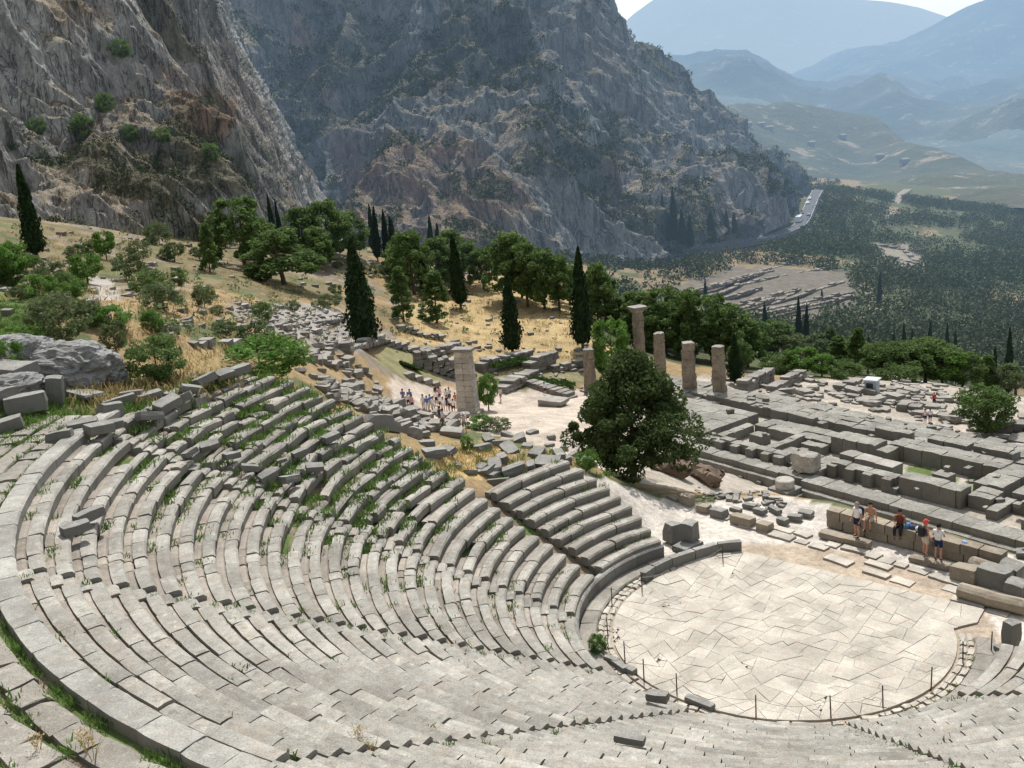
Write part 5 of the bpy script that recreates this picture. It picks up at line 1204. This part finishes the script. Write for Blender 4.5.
EXC = [[(672, 288), (745, 265), (800, 266), (850, 274), (862, 300), (820, 322), (760, 326), (690, 318)], [(870, 245), (905, 246), (928, 262), (930, 275), (900, 272), (880, 260)], [(640, 250), (700, 246), (750, 240), (780, 232), (798, 222), (806, 200), (812, 190), (824, 190), (818, 215), (808, 233), (785, 246), (750, 254), (690, 262), (640, 268)],
       [(842, 272), (852, 272), (862, 300), (858, 325), (848, 322), (850, 300)], [(884, 222), (888, 206), (898, 194), (910, 188), (908, 198), (896, 210), (894, 222)]]
P_ = grove_pts(2600, [(690, 250), (760, 245), (800, 235), (830, 190), (1100, 180), (1100, 400), (900, 380), (760, 350), (700, 310)], 210, 760); blobs(P_, rng.uniform(2.2, 4.3, len(P_)), 88, 'olive_grove', 'grove', 'dense grey green olive groves covering the valley', 'olive grove', .23)
P_ = grove_pts(420, [(560, 260), (800, 230), (840, 190), (860, 165), (760, 150), (860, 240), (760, 300), (640, 330), (600, 320)], 210, 900); blobs(P_, rng.uniform(1.5, 3.2, len(P_)), 44, 'roadside_scrub', 'dark', 'dark trees and scrub along the road below the great cliff', 'scrub', .36)
P_ = np.array([q for q in in_img([(0, 225), (450, 240), (600, 262), (640, 300), (600, 345), (400, 335), (230, 350), (0, 320)], 260, 45, 230)]); blobs(P_, rng.uniform(.2, .8, len(P_)), 40, 'slope_scrub', 'olive', 'low scrub dotted over the dry slopes', 'scrub', .4)
# grass tufts: green in the joints of the seats, dry on the slopes
def tuftV(P, S, per, spread=1.):
    n = len(P); c = np.repeat(P, per, 0)+rng.normal(size=(n*per, 3))*np.array([1, 1, 0])*np.repeat(S, per)[:, None]*spread; s = np.repeat(S, per)*rng.uniform(.5, 1.2, n*per)
    a = rng.normal(size=(n*per, 3))*.5; a[:, 2] = 1; a /= np.linalg.norm(a, axis=1, keepdims=True); b = rng.normal(size=(n*per, 3)); b[:, 2] = 0; b /= np.linalg.norm(b, axis=1, keepdims=True)+1e-6
    return np.stack([c-b*s[:, None]*.16, c+b*s[:, None]*.16, c+a*s[:, None]*1.2+b*s[:, None]*.05, c+a*s[:, None]*1.2-b*s[:, None]*.05], 1).reshape(-1, 3)
TF = np.array(tufts); o = leaf_obj('grass', tuftV(TF[:, :3], TF[:, 3], 26, .9), M['grass']); tag(o, 'green grass growing in the joints of the seat rows', 'grass', kind='stuff')
P_ = np.array(in_img([(-20, 380), (60, 375), (130, 385), (240, 380), (150, 430), (60, 450), (-20, 450)], 500, 30, 70)+in_img([(430, 440), (600, 455), (620, 478), (500, 480), (440, 470)], 60, 40, 80)+in_img([(-20, 300), (60, 310), (60, 330), (-20, 335)], 200, 40, 120))
o = leaf_obj('grass', tuftV(P_, rng.uniform(.08, .22, len(P_)), 30, 1.2), M['grass']); tag(o, 'green grass round the blocks above and beside the theatre', 'grass', kind='stuff')
P_ = np.array(in_img([(0, 225), (440, 250), (480, 262), (640, 310), (640, 375), (560, 360), (430, 350), (380, 340), (230, 350), (170, 380), (100, 330), (0, 300)], 1500, 45, 230)+in_img([(60, 375), (250, 378), (200, 400), (90, 410)], 200, 40, 80))
o = leaf_obj('dry_grass', tuftV(P_, rng.uniform(.12, .38, len(P_)), 16, 1.5), M['dryg']); tag(o, 'dry golden grass on the slopes', 'dry grass', kind='stuff')
P_ = np.array(in_img([(430, 445), (510, 450), (500, 476), (440, 472)], 300, 35, 80)); o = leaf_obj('dry_grass', tuftV(P_, rng.uniform(.06, .15, len(P_)), 16, 1.5), M['dryg']); tag(o, 'short dry grass in the hollow at the far end of the seats', 'dry grass', kind='stuff')
# dry stalks near the viewer
for (px, py, d, h) in [(95, 768, 19, .55), (88, 760, 19, .5), (362, 760, 17, .7), (372, 768, 17, .5), (492, 768, 16, .5), (40, 760, 19, .4)]:
    b = pd(px, py, d); b[2] = max(b[2]-.15, cone(min(31, math.hypot(b[0]-O[0], b[1]-O[1])))-.1) if False else b[2]
    g = gp(px, py, 8)[0] if px > 0 else b; V = []
    mb = MB()
    for k in range(5):
        t = rng.normal(0, .13, 2); tube(mb, [(0, 0, -.1), (t[0]*.5, t[1]*.5, h*.5), (t[0]*1.2, t[1]*1.2, h*rng.uniform(.8, 1.1))], [.008, .006, .004], 4)
    C = rng.normal(0, .07, (60, 3))+np.array([0, 0, h*.8]); V = quads(C, .05*np.ones(60)); mb.add(V, [[4*i, 4*i+1, 4*i+2, 4*i+3] for i in range(60)])
    o = mb.build('dry_plant', M['dryg']); o.location = tuple(g+np.array([0, 0, .1])); tag(o, 'thin dry yellow plant growing from the stones at the bottom of the view', 'dry plant', 'dry plants at the bottom')
#PART4
# ------------------------------------------------------------------ people
def grow(name, nodes, edges, sub=1, root=0):
    """continuous surface round a skeleton: nodes (x, y, z, radius[, radius_y])"""
    me = bpy.data.meshes.new(name); me.from_pydata([n[:3] for n in nodes], edges, []); o = bpy.data.objects.new(name, me); COL.objects.link(o)
    m = o.modifiers.new('s', 'SKIN'); m.use_smooth_shade = True
    for i, n in enumerate(nodes): sv = me.skin_vertices[0].data[i]; sv.radius = (n[3], n[4] if len(n) > 4 else n[3]); sv.use_root = (i == root)
    s = o.modifiers.new('u', 'SUBSURF'); s.levels = s.render_levels = sub
    dg = bpy.context.evaluated_depsgraph_get(); me2 = bpy.data.meshes.new_from_object(o.evaluated_get(dg)); bpy.data.objects.remove(o); me2.name = name
    me2.polygons.foreach_set('use_smooth', [True]*len(me2.polygons)); return me2
def skeleton(pose):
    """joint positions; the figure faces -y; the origin is on the ground between the feet (standing) or on the seat (sitting)"""
    J = {}
    if pose in ('stand', 'walk', 'arms'):
        J = dict(pel=(0, 0, .94), wai=(0, .01, 1.10), che=(0, .01, 1.32), nec=(0, .01, 1.47), hea=(0, -.02, 1.62), top=(0, -.01, 1.70))
        for s, n in ((-1, 'l'), (1, 'r')):
            st = .16*s if pose == 'walk' else .02*s
            J[n+'hip'] = (.10*s, 0, .88); J[n+'kne'] = (.11*s, -.03-st*.6, .49); J[n+'ank'] = (.12*s, .01-st*1.3, .09); J[n+'toe'] = (.14*s, -.15-st*1.3, .04)
            J[n+'sho'] = (.185*s, .01, 1.405); J[n+'elb'] = (.26*s, .05+st*.4, 1.13); J[n+'wri'] = (.26*s, -.08+st*.6, .90)
            if pose == 'arms': J[n+'elb'] = (.25*s, -.02, 1.14); J[n+'wri'] = (.12*s, -.22, 1.24)
    else:
        J = dict(pel=(0, .02, .12), wai=(0, .04, .28), che=(0, .02, .50), nec=(0, -.01, .65), hea=(0, -.05, .79), top=(0, -.04, .87))
        for s, n in ((-1, 'l'), (1, 'r')):
            J[n+'hip'] = (.10*s, 0, .10); J[n+'kne'] = (.13*s, -.43, .10); J[n+'ank'] = (.12*s, -.42+.05*s, -.34); J[n+'toe'] = (.13*s, -.57+.05*s, -.40)
            J[n+'sho'] = (.185*s, .0, .585); J[n+'elb'] = (.27*s, -.02, .32); J[n+'wri'] = (.15*s, -.24, .22) if s < 0 else (.30*s, -.05, .10)
    return J
def body_mesh(pose, fingers=True, sub=1):
    J = skeleton(pose); N, E_ = [], []
    def nd(p, r, r2=None): N.append((*p, r, r2 or r)); return len(N)-1
    def ch(a, lst):
        for p, r in lst: b = nd(p, r); E_.append((a, b)); a = b
        return a
    pel = nd(J['pel'], .14, .11); wai = nd(J['wai'], .125, .10); che = nd(J['che'], .15, .115); E_.extend([(pel, wai), (wai, che)])
    nec = nd(J['nec'], .055); E_.append((che, nec)); h = np.array(J['hea']); hb = nd(h-np.array([0, 0, .05]), .082, .09); ht = nd(J['top'], .085, .10); E_.extend([(nec, hb), (hb, ht)])
    no = nd(h+np.array([0, -.105, -.02]), .014); E_.append((hb, no))
    for s in (-1, 1): er = nd(h+np.array([.092*s, 0, -.015]), .016); E_.append((hb, er))
    for n in 'lr':
        hip, kn, an, to = [np.array(J[n+k]) for k in ('hip', 'kne', 'ank', 'toe')]
        ch(pel, [(hip, .095), ((hip+kn)/2, .078), (kn, .055), (kn*.6+an*.4+np.array([0, .02, 0]), .056), (an, .036), ((an+to)/2, .038), (to, .032)])
        sh, el, wr = [np.array(J[n+k]) for k in ('sho', 'elb', 'wri')]; d = (wr-el)/np.linalg.norm(wr-el); pm = wr+d*.06
        a = ch(che, [(sh, .062), ((sh+el)/2, .048), (el, .038), ((el+wr)/2, .036), (wr, .024), (pm, .034)])
        if fingers:
            sd = np.cross(d, [0, 1, 0]); sd = sd/(np.linalg.norm(sd)+1e-6); fw = np.cross(sd, d)
            for q, (o_, L) in enumerate(((-.028, .07), (-.009, .08), (.010, .075), (.028, .06))): ch(a, [(pm+d*.03+sd*o_, .011), (pm+d*(.03+L*.55)+sd*o_*1.2-fw*.01, .010), (pm+d*(.03+L)+sd*o_*1.2-fw*.03, .008)])
            ch(a, [(wr+d*.03-sd*.035, .013), (wr+d*.075-sd*.06-fw*.015, .010)])
    return grow('body', N, E_, sub)
def top_mesh(pose, sleeve=.55):
    J = skeleton(pose); N, E_ = [], []
    def nd(p, r, r2=None): N.append((*p, r, r2 or r)); return len(N)-1
    pl = np.array(J['pel']); w_ = nd(pl-np.array([0, 0, .05 if pose != 'sit' else -.02]), .170, .142); a = nd(J['wai'], .148, .122); c = nd(J['che'], .172, .135); n_ = nd(np.array(J['nec'])-np.array([0, 0, .035]), .08); E_ += [(w_, a), (a, c), (c, n_)]
    for n in 'lr':
        sh, el = np.array(J[n+'sho']), np.array(J[n+'elb']); s = nd(sh, .078); E_.append((c, s))
        if sleeve: e = nd(sh+(el-sh)*sleeve, .066); E_.append((s, e))
    return grow('shirt', N, E_, 1)
def short_mesh(pose, ln=.7):
    J = skeleton(pose); N, E_ = [], []
    pl = np.array(J['pel']); N.append((*(pl+np.array([0, 0, .13])), .146, .118)); N.append((*pl, .156, .13)); E_.append((0, 1))
    for n in 'lr':
        hip, kn, an = [np.array(J[n+k]) for k in ('hip', 'kne', 'ank')]; i = len(N); N.append((*(hip-np.array([0, 0, .02])), .112)); E_.append((1, i)); N.append((*(hip+(kn-hip)*min(ln, 1.)), .088)); E_.append((i, i+1))
        if ln > 1: N.append((*(kn+(an-kn)*.9), .062)); E_.append((i+1, i+2))
    return grow('shorts' if ln <= 1 else 'trousers', N, E_, 1)
def cap_mesh(pose, r=.112, low=-.02, brim=False, back=.0):
    J = skeleton(pose); c = (np.array(J['hea'])+np.array(J['top']))/2+np.array([0, .018, .012]); V = []; Fc = []; n, m = 14, 6
    for k in range(m+1):
        t = PI/2*(1-k/m)*1.0; z = math.cos(PI/2*(1-(m-k)/m)); 
        for j in range(n):
            w_ = 2*PI*j/n; ph_ = PI*.56*k/m; V.append((c[0]+r*.9*math.sin(ph_)*math.cos(w_), c[1]+r*1.08*math.sin(ph_)*math.sin(w_), c[2]+r*math.cos(ph_)+(.0 if math.sin(w_) < 0 else -.055*k/m)))
    Fc = [[k*n+j, (k+1)*n+j, (k+1)*n+(j+1) % n, k*n+(j+1) % n] for k in range(m) for j in range(n)]
    if brim:
        b = len(V); V += [(c[0]-.07, c[1]-.10, c[2]+.01), (c[0]+.07, c[1]-.10, c[2]+.01), (c[0]+.05, c[1]-.20, c[2]-.01), (c[0]-.05, c[1]-.20, c[2]-.01)]; Fc.append([b, b+1, b+2, b+3])
    me = bpy.data.meshes.new('hair'); me.from_pydata(V, [], Fc); me.polygons.foreach_set('use_smooth', [True]*len(Fc)); me.update(); return me
BM = {}
def get(key, fn):
    if key not in BM: BM[key] = fn()
    return BM[key]
def kid(par, name, me, mat, color=None):
    if not me.materials: me.materials.append(mat)
    o = bpy.data.objects.new(name, me); COL.objects.link(o); o.parent = par
    if len(o.material_slots): o.material_slots[0].link = 'OBJECT'; o.material_slots[0].material = mat
    if color: o.color = (*color, 1)
    return o
def person(p, face, pose, shirt, legs, label, group=None, skin='skin', hair='hair', capc=None, sleeve=.55, ln=.75, pack=None, sc=1., fingers=True, sub=1):
    r = empty('person', tuple(p), face); r.scale = (sc,)*3; tag(r, label, 'person', group)
    kid(r, 'body', get(('b', pose, fingers, sub), lambda: body_mesh(pose, fingers, sub)), M[skin])
    if shirt: kid(r, 'shirt', get(('t', pose, sleeve), lambda: top_mesh(pose, sleeve)), M['cloth'], shirt)
    kid(r, 'shorts' if ln <= 1 else 'trousers', get(('s', pose, ln), lambda: short_mesh(pose, ln)), M['cloth'], legs)
    if capc: kid(r, 'cap', get(('c', pose, 1), lambda: cap_mesh(pose, .118, brim=True)), M['cloth'], capc)
    else: kid(r, 'hair', get(('h', pose), lambda: cap_mesh(pose)), M[hair])
    J = skeleton(pose)
    for n in 'lr':
        a, t = np.array(J[n+'ank']), np.array(J[n+'toe']); mb = MB(); q = get(('shoe', pose, n), lambda: grow('shoe', [(*(a-[0, -.04, .035]), .05), (*((a+t)/2-[0, 0, .01]), .052), (*t, .042)], [(0, 1), (1, 2)], 1)); kid(r, 'shoe', q, M['shoe'])
    if pack:
        c = np.array(J['che'])+np.array([0, .20, -.08]); me = get(('pack', pose), lambda: pack_mesh(c)); kid(r, 'backpack', me, M['cloth'], pack)
    return r
def pack_mesh(c):
    V, Fc = shell(3); V = V/np.maximum(1, np.linalg.norm(V, axis=1, keepdims=True)**.6); me = bpy.data.meshes.new('backpack'); me.from_pydata((V*np.array([.19, .11, .27])+c).tolist(), [], Fc); me.update(); return me
def onw(px, dz=.88, inn=.2):   # a spot on top of the low wall
    t = (px-826)/(982-826); q = w0+wd*WL*t+wn*inn; return np.array([q[0], q[1], dz])
f0 = math.atan2(1, 0)-PI/2
toc = wrz   # facing the orchestra: the wall's normal
fc = math.atan2(-wn[1], -wn[0])+PI/2
person(pz(857, 537, .33), fc-.3, 'stand', (.80, .80, .78), (.02, .025, .06), 'grey haired man in a white shirt and navy shorts standing on the footing block', pack=(.02, .025, .05), hair='greyhair')
person(onw(872), fc+.15, 'sit', None, (.55, .47, .36), 'bare chested man in beige shorts sitting on the low wall', skin='skin', ln=.85)
person(onw(902), fc+.25, 'sit', (.16, .045, .035), (.02, .02, .025), 'person in a dark red top and black trousers sitting on the low wall', ln=1.2, skin='skind', sleeve=0)
person(pz(925, 556, .23), fc+2.7, 'stand', (.09, .09, .11), (.60, .52, .42), 'person in red cap, dark vest and beige shorts on the flat slab', capc=(.75, .09, .07), pack=(.03, .03, .035), sleeve=0)
person(pz(938, 560, .23), fc+3.3, 'arms', (.80, .80, .80), (.02, .03, .09), 'person in a white shirt and navy shorts on the right end of the flat slab')
for (px, c, s, lb) in [(909, (.10, .22, .42), (.30, .2, .26), 'blue bag lying on the low wall beside the seated person in dark red'), (914, (.07, .08, .12), (.28, .2, .22), 'dark bag in the middle of the bags on the low wall'), (919, (.55, .58, .62), (.26, .18, .2), 'pale grey bag nearest the person in the red cap'), (963, (.25, .35, .6), (.22, .16, .08), 'small blue bundle left on the right part of the low wall')]:
    q = onw(px, .88, .3); V, Fc = shell(4); V = V/np.maximum(1, np.linalg.norm(V, axis=1, keepdims=True)**.8); mb = MB(); mb.add(V*np.array(s)/2*1.3+rng.normal(0, .008, V.shape), Fc); o = mb.build('bag', M['cloth'], smooth=True); o.location = (q[0], q[1], q[2]+s[2]*.5); o.rotation_euler = (0, 0, rng.uniform(0, 3)); o.color = (*c, 1); tag(o, lb, 'bag')
SH = dict(white=(.78, .78, .76), blue=(.10, .18, .48), pink=(.65, .35, .36), orange=(.70, .20, .08), black=(.03, .03, .035))
LG = [(.55, .5, .42), (.03, .04, .09), (.25, .22, .2), (.6, .58, .55), (.05, .05, .06)]
for (px, py, c) in [(404, 405, 'blue'), (409, 408, 'white'), (411, 404, 'blue'), (413, 411, 'pink'), (424, 410, 'white'), (428, 412, 'blue'), (431, 410, 'blue'), (434, 412, 'white'), (437, 405, 'white'), (440, 402, 'pink'), (441, 409, 'white'), (444, 412, 'white'), (447, 403, 'white'), (448, 410, 'black'), (451, 411, 'white'), (454, 413, 'white'), (456, 406, 'orange'), (460, 404, 'white'), (462, 405, 'white'), (436, 400, 'black'), (450, 402, 'white')]:
    g = gp(px, py+1, 80)[0]; person(g, rng.uniform(-1, 1), 'stand' if rng.random() < .6 else 'arms', SH[c], random.choice(LG), 'visitor in a %s shirt in the crowd at the foot of the tall pillar' % c, 'visitors in the crowd at the pillar', fingers=False, sub=1, sc=rng.uniform(.95, 1.05))
for (px, py, c, lb) in [(441, 427, (.08, .1, .15), 'visitor in dark clothes standing below the crowd'), (444, 430, (.78, .78, .78), 'visitor in a white shirt seen from behind, nearest the seat rows'), (465, 433, (.62, .5, .45), 'visitor in pale pinkish clothes and white hat before the green bushes'), (501, 402, (.6, .6, .6), 'visitor walking alone across the sandy yard'),
                        (545, 396, (.8, .8, .8), 'visitor in white sitting place among the blocks right of the sandy yard'), (479, 411, (.75, .7, .65), 'visitor half hidden at the right side of the tall pillar'), (934, 407, (.6, .05, .05), 'visitor in red walking in the rubble field near the round tree'), (925, 424, (.7, .6, .62), 'visitor in pale pink standing behind the temple foundation'), (930, 424, (.78, .78, .8), 'visitor in white next to the one in pale pink behind the temple foundation')]:
    g = gp(px, py, 70)[0]; person(g, rng.uniform(-1, 1), 'walk' if 'walking' in lb else 'stand', c, random.choice(LG), lb.replace(' sitting place', ''), fingers=False, capc=(.8, .8, .8) if 'hat' in lb else None)
# ------------------------------------------------------------------ light, sky and camera
SAZ, SEL = math.radians(8.), math.radians(60.)      # azimuth from +y towards +x
w = bpy.data.worlds.new('World'); SC.world = w; w.use_nodes = True; nt = w.node_tree
bg = nt.nodes['Background']; sky = nt.nodes.new('ShaderNodeTexSky'); sky.sky_type = 'NISHITA'; sky.sun_disc = False
sky.sun_elevation = SEL; sky.sun_rotation = SAZ; sky.air_density = 1.2; sky.dust_density = 2.; sky.altitude = 500
hs_ = nt.nodes.new('ShaderNodeHueSaturation'); hs_.inputs['Saturation'].default_value = .15; nt.links.new(sky.outputs[0], hs_.inputs['Color']); mx_ = nt.nodes.new('ShaderNodeMix'); mx_.data_type = 'RGBA'; mx_.blend_type = 'MULTIPLY'; mx_.inputs[0].default_value = 1; mx_.inputs[7].default_value = (1., 1.06, 1.12, 1); nt.links.new(hs_.outputs[0], mx_.inputs[6]); nt.links.new(mx_.outputs[2], bg.inputs[0]); bg.inputs[1].default_value = .14
sl = bpy.data.lights.new('sun', 'SUN'); sl.energy = 4.3; sl.angle = math.radians(.55); sl.color = (1., .97, .925)
so = bpy.data.objects.new('sun', sl); COL.objects.link(so)
sd = Vector((math.sin(SAZ)*math.cos(SEL), math.cos(SAZ)*math.cos(SEL), math.sin(SEL)))
so.rotation_euler = sd.to_track_quat('Z', 'Y').to_euler()
cam = bpy.data.cameras.new('camera'); co = bpy.data.objects.new('camera', cam); COL.objects.link(co)
cam.sensor_width = 36; cam.lens = F*36/1024; cam.clip_end = 40000; cam.clip_start = .3
fw = Vector((0, cP, -sP)); up0 = Vector((0, sP, cP)); r0 = Vector((1, 0, 0))
Rv = r0*cR+up0*sR; Uv = -r0*sR+up0*cR
m = Matrix((Rv, Uv, -fw)).transposed().to_4x4(); m.translation = Vector((0, 0, H)); co.matrix_world = m
SC.camera = co
SC.view_settings.view_transform = 'Standard'; SC.view_settings.look = 'None'; SC.view_settings.exposure = 0
SC.cycles.max_bounces = 4; SC.cycles.diffuse_bounces = 2; SC.cycles.transparent_max_bounces = 6
SC.cycles.use_denoising = True; SC.cycles.use_adaptive_sampling = True; SC.cycles.adaptive_threshold = .025
